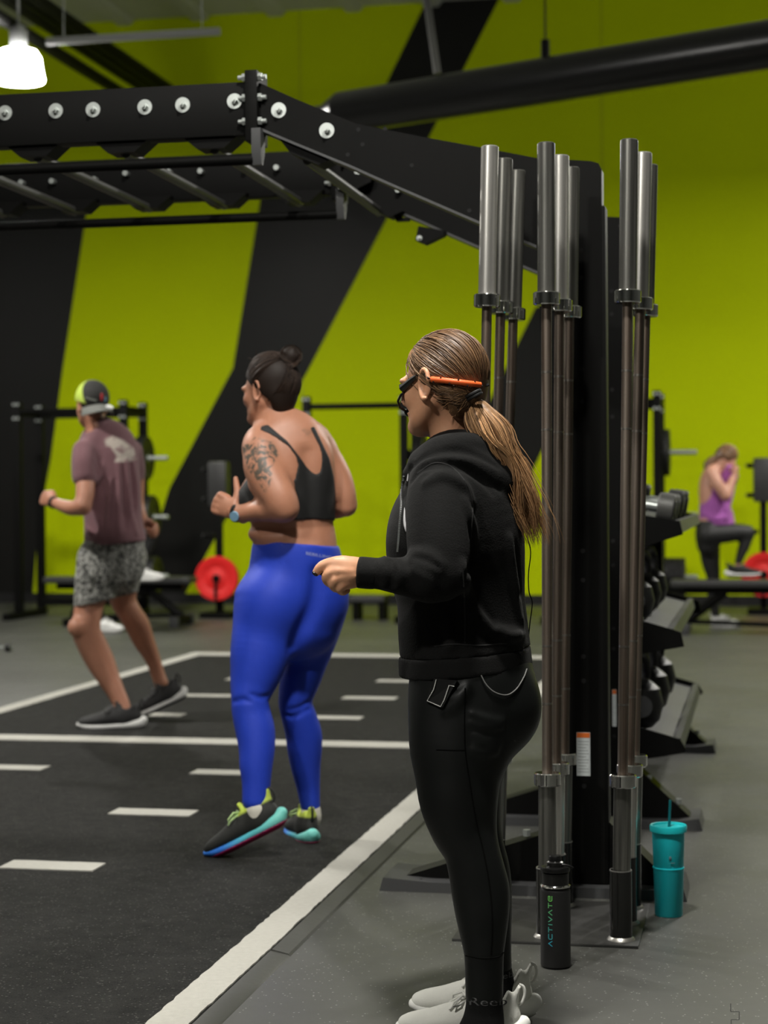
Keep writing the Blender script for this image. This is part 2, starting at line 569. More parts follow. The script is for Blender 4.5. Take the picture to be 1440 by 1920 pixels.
def bolt(u, v, z, r=0.0245, head=0.011, face=-1, parent=None, name='bolt', length=0.016):
    """washer and bolt head on a face that looks along -u (face=-1) or +u"""
    d = UV * face
    p = A(u, v, z)
    mb = MB().rod(p, p + d * 0.004, r, 20)
    mb.rod(p + d * 0.004, p + d * (0.004 + length), head, 6)
    mb.rod(p + d * (0.004 + length), p + d * (0.012 + length), head * .55, 10)
    return obj(name, mb, M['zinc'], parent)


arm_px = [(484, 154), (560, 188), (668, 232), (800, 258), (905, 277), (1005, 296), (1108, 302), (1122, 306), (1128, 318), (1128, 500), (1056, 500),
          (1006, 460), (896, 414), (720, 338), (658, 310), (553, 267), (484, 238)]
arm_vz = [onU(x, y, NU) for x, y in arm_px]
arm_vz[9] = (arm_vz[9][0], 0.035); arm_vz[10] = (arm_vz[10][0], 0.035)
TOPZ = 2.555
for u in (NU, FU):
    a = obj('sloping_arm', MB().uprism(arm_vz, u, u + 0.072), BS, rig)
    low = [(v, z) for v, z in arm_vz[-6:]]
    mb = MB()
    for (va, za), (vb, zb) in zip(low, low[1:]):
        mb.uprism([(va, za), (vb, zb), (vb, zb - 0.008), (va, za - 0.008)], u - 0.004, u + 0.09)
    obj('lower_flange', mb, M['shelf_steel'], a)
    up = obj('upright', MB().uvbox(u + 0.001, u + 0.09, arm_vz[10][0] - 0.002, arm_vz[9][0] + 0.012, 0.03, 2.12, 0.006), BS, rig)
    vc = (arm_vz[10][0] + arm_vz[9][0]) / 2
    for z in (1.985, 1.90, 1.62, 1.52, 1.06, 0.97, 0.735, 0.66, 0.41, 0.335):
        obj('bolt_hole', MB().rod(A(u + 0.0, vc - 0.004, z), A(u - 0.0006 + 0.001, vc - 0.004, z) - UV * 0.0012, 0.0075, 12), hole_m, up)
    obj('beam', MB().uvbox(u, u + 0.072, -4.6, onU(466, 200, NU)[0], 2.385, TOPZ, 0.004), BS, rig)
    obj('left_upright', MB().uvbox(u, u + 0.09, -4.72, -4.6, 0.0, TOPZ, 0.006), BS, rig)
vj = onU(475, 200, NU)[0]
for (x, y) in ((680, 271), (772, 310), (722, 242), (672, 243), (652, 290), (880, 395)):
    v, z = onU(x, y, NU)
    obj('bolt_hole', MB().rod(A(NU, v, z), A(NU, v, z) - UV * 0.0012, 0.007, 12), hole_m, rig)
# joint plates, their bolts and the hook plates that carry the pull-up bars
for u in (NU, FU):
    jp = obj('joint_plate', MB().uvbox(u - 0.03, u + 0.10, vj - 0.02, vj + 0.02, 2.36, 2.585, 0.003), BS, rig)
    hp = [(u - 0.035, 2.40), (u + 0.02, 2.40), (u + 0.02, 2.33), (u - 0.005, 2.285), (u - 0.022, 2.285), (u - 0.035, 2.33)]
    obj('hook_plate', MB().prism([A(a, vj + 0.002, z) for a, z in hp], VV * 0.03), M['shelf_steel'], rig)
    for z in (2.565, 2.50, 2.425):
        for sgn in (-1, 1):
            p = A(u - 0.012, vj + sgn * 0.02, z)
            d = VV * sgn
            obj('joint_bolt', MB().rod(p, p + d * 0.012, 0.013, 6).rod(p + d * 0.012, p + d * 0.026, 0.0075, 10), M['zinc'], rig)
    obj('pull_up_bar', MB().rod(A(u - 0.012, -4.6, 2.305), A(u - 0.012, vj + 0.004, 2.305), 0.018, 16), BS, rig)
# rungs with their brackets and bolts
pairs = [((10, 212), (105, 208)), ((175, 206), (272, 201)), ((343, 197), (440, 190)), ((523, 207), (613, 245))]
vp = [(onU(*a, NU), onU(*b, NU)) for a, b in pairs]
d0 = vp[1][0][0] - vp[0][0][0]
for k in (1, 2, 3, 4, 5):
    a, b = vp[0]
    vp.append(((a[0] - k * d0, 2.475), (b[0] - k * d0, 2.475)))
for i, (a, b) in enumerate(vp):
    vm = (a[0] + b[0]) / 2
    sl = (b[1] - a[1]) / (b[0] - a[0]) if i == 3 else 0.0
    zb = (2.385 if i != 3 else (a[1] + b[1]) / 2 - 0.085)
    for u in (NU, FU):
        br = [(vm - 0.10, zb + 0.012 - sl * .1), (vm + 0.10, zb + 0.012 + sl * .1), (vm + 0.045, zb - 0.034 + sl * .045), (vm - 0.045, zb - 0.034 - sl * .045)]
        uu = (u + 0.015, u + 0.11) if u == NU else (u - 0.04, u + 0.055)
        obj('rung_bracket', MB().uprism(br, *uu), BS, rig)
        for (v, z) in (a, b):
            if u == NU:
                bolt(u, v, z, parent=rig)
            else:
                p = A(u, v, z)
                obj('bolt_end', MB().rod(p, p - UV * 0.03, 0.011, 8), M['zinc'], rig)
    obj('rung', MB().rod(A(NU + 0.06, vm, zb - 0.028), A(FU, vm, zb - 0.028), 0.017, 14), mat('rung steel', (0.05, 0.05, 0.048), 0.4) if i == 0 else bpy.data.materials['rung steel'], rig)
# accessory brackets on the far arm, seen below the near arm
for (px, py, s) in ((662, 338, 1.0), (805, 438, 0.8)):
    v, z = onU(px, py, FU - 0.05)
    pl = [(v - .05 * s, z + .035 * s), (v + .075 * s, z + .01 * s), (v + .07 * s, z - .01 * s), (v - .02 * s, z - .05 * s), (v - .065 * s, z - .03 * s)]
    br = obj('accessory_bracket', MB().uprism(pl, FU - 0.06, FU - 0.005), BS, rig)
    bolt(FU - 0.06, v - .045 * s, z - .022 * s, 0.013 * s, 0.009 * s, parent=br, length=0.008)
v, z = onU(752, 408, FU)
obj('hook', MB().uprism([(v - .03, z + .02), (v, z + .02), (v, z), (v + .03, z), (v + .03, z - .012), (v - .02, z - .012)], FU, FU + 0.03), BS, rig)
# feet of both towers
vl, vr = arm_vz[10][0], arm_vz[9][0]


def foot(u, va, vb, parent):
    """low flat shoe with a tapering gusset that rises to the upright"""
    f = obj('foot', MB().uprism([(va, 0), (vb, 0), (vb - 0.012, 0.044), (vb - 0.10, 0.032), (va + 0.16, 0.032), (va + 0.012, 0.042)], u - 0.05, u + 0.19), M['shelf_steel'], parent)
    obj('gusset', MB().uprism([(va + 0.06, 0.033), (vl, 0.033), (vl, 0.205)], u + 0.015, u + 0.125), BS, f)
    obj('gusset', MB().uprism([(vr + 0.011, 0.033), (vb - 0.04, 0.033), (vr + 0.011, 0.225)], u + 0.015, u + 0.125), BS, f)
    for (v, z) in ((vl - 0.13, 0.167), (vr + 0.06, 0.165), (vr + 0.17, 0.08)):
        obj('foot_bolt', MB().rod(A(u + 0.05, v, z), A(u + 0.05, v, z + 0.02), 0.012, 8), M['zinc'], f)
    for v in (va + 0.12,):
        obj('foot_bolt', MB().rod(A(u - 0.015, v, 0.0315), A(u - 0.015, v, 0.0345), 0.011, 12), M['black_matt'], f)
    return f


foot(NU, -1.175, -0.225, rig)
foot(FU, -1.175, -0.215, rig)
# warning labels on the uprights
lab_m = mat('white sticker', (0.62, 0.66, 0.66), 0.5, vary=(90, 0.12))
ora_m = mat('orange sticker edge', (0.75, 0.16, 0.02), 0.5)
ink_m = mat('grey print', (0.33, 0.36, 0.36), 0.6)
for (x0, y0, x1, y1, u) in ((1081, 1373, 1107, 1455, NU), (1148, 1293, 1156, 1362, FU)):
    va, za = onU(x0, y0, u); vb, zb = onU(x1, y1, u)
    st = obj('warning_sticker', MB().uvbox(u - 0.0012, u + 0.0005, va, vb, zb, za), lab_m, rig)
    obj('orange_header', MB().uvbox(u - 0.0018, u + 0.0003, va + .0008, vb - .0008, za - (za - zb) * .12, za - 0.001), ora_m, st)
    mb = MB()
    for k in range(11):
        zz = za - (za - zb) * (0.2 + 0.07 * k)
        mb.uvbox(u - 0.0016, u + 0.0003, va + .004, vb - .004 - (0.008 if k % 3 == 2 else 0.002 * (k % 2)), zz - 0.0022, zz)
    obj('text_rows', mb, ink_m, st, kind='stuff')
# bolts that fix the shelf plates on the far upright
for y in (975, 1018, 1178, 1222, 1380):
    v, z = onU(1153, y, FU)
    bolt(FU, vr - 0.012, z, 0.019, 0.009, parent=rig)
bolt(FU, vr - 0.02, onU(1133, 425, FU)[1], 0.012, 0.009, parent=rig)

# ------------------------------------------------------------------ storage rack behind the rig: short upright, three sloping trays
TU = 9.0
sr = thing('storage_rack', A(TU, -0.5, 0), 'black storage rack of three sloping trays behind the barbells', 'rack')
obj('upright', MB().uvbox(TU, TU + 0.09, vl, vr + 0.012, 0.03, 1.2, 0.006), BS, sr)
foot(TU, -1.0, -0.215, sr)
shelf_px = [[(1140, 955), (1190, 963), (1274, 977), (1281, 1002), (1192, 1030), (1140, 1045)],
            [(1140, 1148), (1192, 1160), (1262, 1180), (1277, 1185), (1283, 1212), (1192, 1228), (1140, 1240)],
            [(1140, 1350), (1196, 1362), (1275, 1385), (1287, 1405), (1284, 1411), (1196, 1425), (1140, 1437)]]
TRAY = []
SU0, SU1 = FU + 0.015, TU - 0.02
for k, pts in enumerate(shelf_px):
    vz = [onU(x, y, SU0) for x, y in pts]
    sh = None
    for u in (SU0, SU1 + 0.002):
        pl = obj('end_plate', MB().uprism(vz, u - 0.012, u), BS, sr)
    tip = max(vz, key=lambda q: q[0])
    (va, za), (vb, zb) = vz[0], vz[2]
    s = (zb - za) / (vb - va)
    vt = vb
    TRAY.append((va, vt - 0.05, s, za))
    fl = lambda v, d=0: za + s * (v - va) - 0.022 + d
    prof = [(va, fl(va)), (vt - 0.035, fl(vt - 0.035)), (vt - 0.02, fl(vt) + 0.024), (vt + 0.002, fl(vt) + 0.024), (vt + 0.012, fl(vt) - 0.02),
            (vt + 0.008, fl(vt) - 0.022), (vt - 0.002, fl(vt) + 0.019), (vt - 0.018, fl(vt) + 0.019), (vt - 0.033, fl(vt - 0.035) - 0.006), (va, fl(va) - 0.005)]
    obj('tray', MB().uprism(prof, SU0, SU1 - 0.014), M['shelf_steel'], sr)
# ================================================================== barbells in their floor holder
holder = thing('barbell_holder', A(5.2, -0.55, 0), 'black floor plate with nine upright tubes holding the barbells', 'holder')
c0 = G(1164, 1768); c1 = G(1025, 1768)
bv = c0.dot(VV); bu = c0.dot(UV) + 0.01
STEP = 0.203
us = [bu, bu + 0.2, bu + 0.4]
vs_ = [bv - 2 * STEP, bv - STEP, bv]
obj('base_plate', MB().uvbox(bu - 0.07, bu + 0.47, bv - 2 * STEP - 0.055, bv + 0.052, 0, 0.008, 0.002), mat('scuffed black plate', (0.03, 0.03, 0.028), 0.4, vary=(8, .5)), holder)
tube_m = mat('glossy black tube', (0.012, 0.012, 0.011), 0.22)
chip_m = mat('worn bright edge', (0.4, 0.39, 0.36), 0.35, 0.8)
for u in us:
    for v in vs_:
        p = A(u, v, 0.008)
        tb = obj('tube', MB().lathe([(0.0295, 0.006), (0.031, 0.006), (0.031, 0.19), (0.0275, 0.19), (0.0275, 0.006)], 24, base=p), tube_m, holder)
        obj('weld_ring', MB().lathe([(0.030, 0), (0.039, 0), (0.036, 0.005), (0.0315, 0.009)], 20, base=p), chip_m, tb)
        obj('rim', MB().lathe([(0.0275, 0.1895), (0.0312, 0.1895), (0.0306, 0.1925), (0.028, 0.1925)], 20, base=p), chip_m, tb)
tops = {(0, 0): (919, 250), (0, 1): (1024, 252), (0, 2): (1180, 246),
        (1, 0): (946, 285), (1, 1): (1051, 287), (1, 2): (1207, 262),
        (2, 0): (971, 310), (2, 1): (1071, 304), (2, 2): (1218, 295)}
fin = {(0, 0): 'sleeve_bright', (0, 1): 'sleeve_dull', (0, 2): 'sleeve_dull', (1, 0): 'sleeve_dull', (1, 1): 'sleeve_bright', (1, 2): 'sleeve_bright',
       (2, 0): 'sleeve_dull', (2, 1): 'sleeve_dull', (2, 2): 'sleeve_dull'}
rows = ['front', 'middle', 'back']
cols = ['left', 'centre', 'right']


def barbell(L=2.2, sl='sleeve_bright'):
    """parts along +z from 0 to L"""
    S = 0.415
    out = []
    shaft = MB().rod((0, 0, 0.40), (0, 0, L - 0.40), 0.0143, 18)
    out.append(('shaft', shaft, M['shaft'], []))
    rings = []
    for z in (0.64, 0.80, 1.40, 1.56):
        rings.append(MB().rod((0, 0, z), (0, 0, z + 0.006), 0.0146, 18))
    out[0][3].extend([('smooth_ring', r, M['smooth_ring']) for r in rings])
    for k in (0, 1):
        f = (lambda z: z) if k == 0 else (lambda z: L - z)
        pr = [(0.0, 0.0), (0.021, 0.0), (0.0245, 0.003), (0.0248, 0.01), (0.0248, S)]
        mb = MB().lathe([(r, f(z)) for r, z in pr], 28)
        sub = [('end_cap', MB().lathe([(0, f(0.0005)), (0.017, f(-0.0005)), (0.018, f(0.001)), (0, f(0.002))], 20), M['chrome'])]
        out.append(('sleeve', mb, M[sl], sub))
        cz = [(0.0246, S - 0.001), (0.034, S), (0.0372, S + 0.003), (0.0372, S + 0.033), (0.034, S + 0.036), (0.0145, S + 0.036)]
        out.append(('collar', MB().lathe([(r, f(z)) for r, z in cz], 28), M['chrome'], []))
    return out


protos = {}
for (r, c), (tx, ty) in tops.items():
    base = A(us[r], vs_[c], 0.012)
    top = P(tx, ty, base.y + 0.02)
    d = (top - base).normalized()
    lab = '%s barbell in the %s row, %s column of the floor holder' % ('bright chrome' if fin[(r, c)] == 'sleeve_bright' else 'scuffed steel', rows[r], cols[c])
    s = fin[(r, c)]
    if s not in protos:
        t = thing('barbell', (0, 0, 0), lab, 'barbell', 'barbells standing in the floor holder')
        for name, mb, mm, sub in barbell(2.2, s):
            o = obj(name, mb, mm, t)
            for n2, mb2, m2 in sub:
                obj(n2, mb2, m2, o)
        protos[s] = t
    else:
        t = copy_tree(protos[s])
    t.location = base
    t.rotation_euler = d.to_track_quat('Z', 'Y').to_euler()
    t['label'] = lab

# ------------------------------------------------------------------ black bottle with printed word
bt = G(1042, 1812)
B_R = 0.0395
bottle = thing('water_bottle', bt, 'matt black water bottle with green and blue lettering on the floor', 'bottle')
obj('body', MB().lathe([(0, 0), (B_R - .005, 0), (B_R, .006), (B_R, .2), (B_R - .002, .207), (B_R - .005, .21), (0, .21)], 40, base=bt), mat('matt black bottle', (0.012, 0.012, 0.012), 0.5), bottle)
obj('neck_ring', MB().lathe([(B_R - .003, .208), (B_R + .0003, .211), (B_R + .0003, .214), (B_R - .004, .217)], 40, base=bt), M['chrome'], bottle)
lid = obj('lid', MB().lathe([(0, .216), (.0355, .216), (.036, .22), (.036, .247), (.033, .25), (.0, .25)], 36, base=bt), M['black_plastic'], bottle)
obj('lid_collar', MB().lathe([(.03, .249), (.0385, .251), (.039, .256), (.036, .262), (.02, .264)], 36, base=bt), M['black_plastic'], bottle)
obj('spout', MB().lathe([(0, .262), (.0225, .262), (.022, .274), (.017, .277), (.0165, .287), (.014, .291), (0, .291)], 24, base=bt), M['black_plastic'], bottle)
obj('carry_loop', MB().tube([bt + Vector((0.036 * math.cos(a) + .012, -0.012, .255 + .014 * math.sin(a))) for a in np.linspace(math.radians(150), math.radians(20), 9)], .0035, 6), M['black_plastic'], bottle)


def stroke_letters(word, h, wdt, gap, thick):
    """list of (polyline) per letter in em units, returned as ribbons (list of quads) along x, baseline 0"""
    gl = {'A': [[(0, 0), (.5, 1), (1, 0)]], 'V': [[(0, 1), (.5, 0), (1, 1)]], 'T': [[(0, 1), (1, 1)], [(.5, 1), (.5, 0)]], 'I': [[(.5, 0), (.5, 1)]],
          'C': [[(1, 1), (.2, 1), (0, .8), (0, .2), (.2, 0), (1, 0)]],
          'E': [[(1, .0), (.2, 0), (0, .25), (0, .75), (.2, 1), (.95, 1), (1, .8), (.95, .55), (.3, .55)]]}
    out = []
    x = 0
    for ch in word:
        w_ = wdt * (0.3 if ch == 'I' else 1.0)
        ribs = []
        for pl in gl[ch]:
            pts = [Vector((x + q[0] * w_, q[1] * h)) for q in pl]
            for a, b in zip(pts, pts[1:]):
                d = (b - a).normalized(); n = Vector((-d.y, d.x)) * thick / 2
                e = d * thick * .35
                ribs.append([a - e - n, b + e - n, b + e + n, a - e + n])
        out.append(ribs)
        x += w_ + gap
    return out, x


letters, tot = stroke_letters('ACTIVATE', 0.0095, 0.0128, 0.0052, 0.0022)
z_start = 0.062
a0 = math.atan2(-1, 0) - 0.43
for i, ribs in enumerate(letters):
    k = i / 7
    col = tuple((1 - k) * a + k * b for a, b in zip((0.05, 0.45, 0.62), (0.22, 0.75, 0.16)))
    mb = MB()
    for q in ribs:
        vsq = []
        for p in q:
            ang = a0 + (0.0045 - p.y) / B_R * 1.0
            rr = B_R + 0.0006
            vsq.append(bt + Vector((rr * math.cos(ang), rr * math.sin(ang), z_start + p.x)))
        mb._add(vsq, [(0, 1, 2, 3)])
    obj('letter', mb, mat('print %d' % i, col, 0.5), bottle)

# ------------------------------------------------------------------ turquoise tumbler
ct = G(1254, 1716)
teal = mat('turquoise plastic', (0.007, 0.56, 0.63), 0.42, bump=(600, .05, .001))
tum = thing('tumbler', ct, 'turquoise tumbler with lid and straw on the floor by the rig foot', 'cup')
obj('lower_half', MB().lathe([(0, 0), (.038, 0), (.0405, .004), (.0445, .136), (.0465, .141), (.0455, .144), (0, .144)], 40, base=ct), teal, tum)
obj('upper_half', MB().lathe([(.0425, .144), (.044, .147), (.0475, .245), (0, .245)], 40, base=ct), teal, tum)
obj('lid', MB().lathe([(.049, .245), (.0535, .247), (.0545, .262), (.0525, .266), (.047, .2645), (.045, .260), (0, .260)], 40, base=ct), mat('turquoise lid', (0.012, .56, .60), .35), tum)
obj('straw', MB().tube([ct + Vector((0.002, 0, .24)), ct + Vector((0.004, 0, .30)), ct + Vector((.006, .0, .338))], .0042, 12), mat('dark teal straw', (0.004, .14, .16), .25), tum)
em = MB().ball(ct + Vector((-.002, -.0465, .176)), (.004, .001, .006), 8)
em.box(ct + Vector((.005, -.0466, .162)), (.012, .001, .002))
obj('small_emblem', em, mat('grey emblem', (.12, .2, .22), .5), tum)

# ================================================================== weights on the storage trays
rub = mat('rubber weight', (0.008, 0.008, 0.008), 0.5)
cast = mat('grey cast iron', (0.075, 0.075, 0.07), 0.5, 0.2, vary=(20, .2))


def kettlebell(name, base, r, yaw, label, mm):
    t = thing(name, base, label, 'weight', 'kettlebells on the trays')
    b = Vector(base)
    obj('body', MB().lathe([(0, 0), (r * .55, 0), (r * .85, r * .3), (r, r * .9), (r * .86, r * 1.5), (r * .45, r * 1.85), (0, r * 1.92)], 28, base=b), mm, t)
    d = Vector((math.cos(yaw), math.sin(yaw), 0))
    hp = [b + d * (r * x) + Vector((0, 0, r * z)) for x, z in ((-.62, 1.5), (-.78, 2.0), (-.72, 2.5), (-.45, 2.78), (0, 2.85), (.45, 2.78), (.72, 2.5), (.78, 2.0), (.62, 1.5))]
    obj('handle', MB().tube(hp, r * .19, 10), mm, t)
    pp = b + Vector((0, -r * .96, r * .9))  # grey disc stands in for the highlight on the ball
    obj('sheen_disc', MB().rod(pp, pp - Vector((0, .006 + r * .05, 0)), r * .42, 20), M['shelf_steel'], t)
    return t


for k, (r, n) in enumerate(((0.085, 3), (0.098, 3))):
    va, vt, s, za = TRAY[k + 1]
    for i in range(n):
        u = SU0 + 0.16 + i * (0.52 if k else .5)
        v = va + 0.08 + (0.02 * k)
        z = za + s * (v + 0.03 - va) - 0.012
        kettlebell('kettlebell', A(u, v, z), r, -ANG + 1.2,
                   'black kettlebell on the %s tray, %s from the near end' % (('middle', 'lowest')[k], ('first', 'second', 'third')[i]), rub)


def dumbbell(base, axis, r, L, label, mm, group=None, cap=None):
    a = Vector(axis).normalized()
    c = Vector(base) + Vector((0, 0, r))
    t = thing('dumbbell', base, label, 'weight', group)
    obj('handle', MB().rod(c - a * (L * .3), c + a * (L * .3), r * .28, 14), M['zinc'], t)
    for s in (-1, 1):
        h = obj('head', MB().rod(c + a * (s * L * .22), c + a * (s * L * .5), r, 12 if mm is cast else 20, bevel=r * .12), mm, t)
        obj('end_cap', MB().rod(c + a * (s * L * .5), c + a * (s * (L * .5 + .004)), r * .55, 18), cap or M['zinc'], h)
    return t


va, vt, s, za = TRAY[0]
tax = VV * 1 + Vector((0, 0, s))
gd = 'dumbbells on the top tray'
for i, (u, mm, lab) in enumerate(((SU0 + 0.12, cast, 'grey iron dumbbell at the near end of the top tray'), (SU0 + 0.42, cast, 'grey iron dumbbell second along the top tray'),
                                  (SU0 + 0.85, rub, 'round black rubber dumbbell on the top tray'), (SU0 + 1.3, rub, 'round black rubber dumbbell at the far end of the top tray'))):
    v = (va + vt) / 2 + 0.02
    z = za + s * (v - va) - 0.02
    dumbbell(A(u, v, z + 0.004), tax, 0.055 if mm is cast else .062, 0.23, lab, mm, gd, M['shelf_steel'])
# chrome cable handle standing on the middle tray beside the far upright
q = P(1199, 1168, A(SU0 + 0.02, -0.36).y)
va, vt, s, za = TRAY[1]
qv = -0.45
hz = za + s * (onU(1199, 1168, SU0 + .03)[0] - va) - 0.02
qb = A(SU0 + 0.035, onU(1199, 1168, SU0 + .03)[0], hz)
t = thing('chrome_handle', qb, 'small chrome handle standing on the middle tray behind the right barbells', 'handle')
obj('stem', MB().rod(qb, qb + Vector((0, 0, .11)), .008, 12), M['chrome'], t)
for z0 in (0.0, .02, .098):
    obj('flange', MB().rod(qb + Vector((0, 0, z0)), qb + Vector((0, 0, z0 + .011)), .015, 18, bevel=.002), M['chrome'], t)
# dumbbell lying at the left edge of the picture
gq = G(2, 1222)
dumbbell(gq, VV, 0.033, 0.17, 'small black dumbbell on the floor at the left edge of the picture', rub, None, M['zinc'])

# ================================================================== half racks along the wall
RU = 17.84


def plate(c, axis, r, th, label, mm, group):
    a = Vector(axis).normalized()
    q = Matrix.Translation(Vector(c) - a * th / 2) @ a.to_track_quat('Z', 'Y').to_matrix().to_4x4()
    t = thing('weight_plate', (c[0], c[1], c[2] - r), label, 'weight plate', group)
    prof = [(.026, 0), (.05, 0), (.055, .003), (r * .55, .008), (r * .6, .001), (r * .97, 0), (r, .006), (r, th - .006), (r * .97, th), (r * .6, th - .001), (r * .55, th - .008), (.055, th - .003), (.05, th), (.026, th), (.026, 0)]
    obj('disc', MB().lathe(prof, 40, q), mm, t)
    obj('hub', MB().lathe([(.0255, -.001), (.042, -.001), (.042, th + .001), (.0255, th + .001), (.0255, -.001)], 24, q), M['zinc'] if mm is not M['red_rubber'] else M['black_plastic'], t)
    return t


def half_rack(va, vb, label, name='squat_rack', shallow=False):
    t = thing(name, A(RU, (va + vb) / 2, 0), label, 'rack')
    H_ = 2.2
    for v in (va, vb):
        for u in ((RU,) if (shallow and v == va) else (RU, RU + 0.6)):
            p = obj('post', MB().uvbox(u - .038, u + .038, v - .038, v + .038, 0.07, H_, .004), BS, t)
            for z in (H_ - .03, H_ - .17):
                for dv in (-.02, .02):
                    obj('bolt', MB().rod(A(u - .038, v + dv, z), A(u - .055, v + dv, z), .015, 8), M['zinc'], p)
        obj('base_rail', MB().uvbox(RU - .35, RU + (.10 if shallow and v == va else .68), v - .038, v + .038, 0, .07, .004), BS, t)
        if not (shallow and v == va):
            obj('top_rail', MB().uvbox(RU + .04, RU + .56, v - .03, v + .03, H_ - .14, H_ - .06), BS, t)
    obj('pull_up_bar', MB().rod(A(RU, va + .038, H_ - .1), A(RU, vb - .038, H_ - .1), .03, 14), BS, t)
    if not shallow:
        obj('cross_member', MB().uvbox(RU + .57, RU + .63, va + .038, vb - .038, H_ - .15, H_ - .07), BS, t)
        obj('low_cross_member', MB().uvbox(RU + .57, RU + .63, va + .038, vb - .038, .1, .18), BS, t)
    for z in (1.62, 1.02, .42):
        for sgn, v in ((1, vb),):
            obj('storage_peg', MB().rod(A(RU + .3, v + sgn * -.02, z), A(RU + .3, v + sgn * .36, z), .024, 14), M['zinc'], t)
            obj('peg_mount', MB().uvbox(RU + .04, RU + .56, v - .03, v + .03, z - .05, z + .05), BS, t)
    return t


r1 = half_rack(-7.39, -6.26, 'black squat rack against the wall behind the man in the cap')
r2 = half_rack(-4.37, -3.40, 'black squat rack against the wall between the two women', shallow=True)
r3 = half_rack(-2.0, -.96, 'black squat rack against the wall right of the barbells')
gp = 'black plates on the rack pegs'
for vb, who, sets in ((-6.26, 'left rack', ((1.62, .225, (.055, .055)), (1.02, .225, (.06, .06, .05)), (.42, .2, (.05, .05, .05, .05)))),
                      (-.96, 'right rack', ((1.62, .225, (.06,)), (1.02, .2, (.06, .05)), (.42, .19, (.05, .05, .05, .05)))),
                      (-3.40, 'middle rack', ((1.62, .225, (.055, .055)), (1.02, .225, (.06,))))):
    for z, r, ths in sets:
        x = vb + .045
        for i, th in enumerate(ths):
            lv = {1.62: 'upper', 1.02: 'middle', .42: 'lower'}[z]
            lab = 'black weight plate on the %s peg of the %s, %s from its post' % (lv, who, ('first', 'second', 'third', 'fourth')[i])
            plate(A(RU + .3, x + th / 2, z - .0015), VV, r, th - .003, lab, rub, gp)
            x += th

# ------------------------------------------------------------------ two stands with red plates
def stand(px, py, label, lab2, Y=18.9):
    b = P(px, py, Y); b.z = 0
    u, v = b.dot(UV), b.dot(VV)
    t = thing('plate_stand', b, label, 'stand')
    obj('base', MB().uvbox(u - .2, u + .2, v - .16, v + .16, 0, .06, .01), BS, t)
    obj('post', MB().uvbox(u - .03, u + .03, v - .035, v + .035, .06, 1.2, .005), BS, t)
    obj('padded_head', MB().uvbox(u - .08, u + .08, v - .10, v + .10, 1.13, 1.58, .03), M['vinyl'], t)
    for z in (1.5, 1.2, .83):
        h = obj('side_peg', MB().rod(A(u, v - .05, z), A(u, v - .16, z), .025, 12), BS, t)
        obj('peg_tip', MB().rod(A(u, v - .16, z), A(u, v - .175, z), .016, 12), M['shelf_steel'], h)
    obj('plate_peg', MB().rod(A(u - .03, v, .40), A(u - .16, v, .40), .024, 14), BS, t)
    obj('lock_lever', MB().uvbox(u - .142, u - .128, v - .018, v + .012, .19, .40), M['black_plastic'], t)
    plate(A(u - .09, v, .3995), UV, .225, .07, lab2, M['red_rubber'], 'red plates on the stands')
    return t


stand(412, 1120, 'black padded stand left of the woman in blue leggings, carrying a red plate', 'red weight plate on the stand left of the woman in blue leggings')
stand(1432, 1120, 'black padded stand at the right edge of the picture, carrying a red plate', 'red weight plate at the right edge behind the bench')


# ------------------------------------------------------------------ flat benches
def bench(va, vb, u, label, mirror=False):
    t = thing('flat_bench', A(u, (va + vb) / 2, 0), label, 'bench')
    obj('seat_pad', MB().uvbox(u - .14, u + .14, va, vb, .405, .468, .02), M['vinyl'], t)
    obj('pad_rail', MB().uvbox(u - .04, u + .04, va + .1, vb - .1, .345, .405), BS, t)
    s = -1 if mirror else 1
    vm = (va + vb) / 2
    e1 = vb - .12 if not mirror else va + .12
    e0 = va + .25 if not mirror else vb - .25
    d = Vector((0, 0, 0))
    a1, b1 = A(u, e1 - s * .35, .36), A(u, e1, .09)
    ax = (b1 - a1)
    obj('main_leg', MB().rod(a1, b1, .04, 8), BS, t)
    obj('foot_bar', MB().uvbox(u - .26, u + .26, e1 - .035, e1 + .035, .02, .09, .006), BS, t)
    for uu in (u - .24, u + .24):
        obj('rubber_foot', MB().uvbox(uu - .03, uu + .03, e1 - .045, e1 + .045, 0, .1, .006), M['shelf_steel'], t)
    obj('rear_leg', MB().rod(A(u, e0 + s * .1, .36), A(u, e0, .07), .035, 8), BS, t)
    obj('rear_foot', MB().uvbox(u - .2, u + .2, e0 - .03, e0 + .03, .0, .07, .006), BS, t)
    obj('strut', MB().rod(A(u, e1 - s * .04, .1), A(u, e0, .07), .022, 8), BS, t)
    return t


BU = 17.0
bench(onU(90, 1100, BU)[0], onU(363, 1100, BU)[0], BU, 'black flat bench behind the man in the cap')
bench(onU(1258, 1105, 16.6)[0], onU(1258, 1105, 16.6)[0] + 1.3, 16.6, 'black flat bench under the foot of the woman in purple', True)
# low grey step box under the middle rack
q = G(690, 1163)
u, v = q.dot(UV), q.dot(VV)
t = thing('step_box', A(u, v, 0), 'low dark grey step between the woman in blue and the trainer', 'step')
obj('platform', MB().uvbox(u, u + .3, v - .19, v + .16, .18, .24, .01), M['shelf_steel'], t)
for dv in (-.16, .1):
    obj('leg', MB().uvbox(u + .02, u + .28, v + dv, v + dv + .05, 0, .18), BS, t)
# ================================================================== figures: smooth bodies from tapered elliptical limbs
def project(X):
    """photo pixel of world points X (n,3)"""
    d = X - np.array([0, 0, CAM_H])
    f = d @ np.array(_fwd); r = d @ np.array(_rt); u = d @ np.array(_up)
    return 720 + F * r / f, 960 - F * u / f


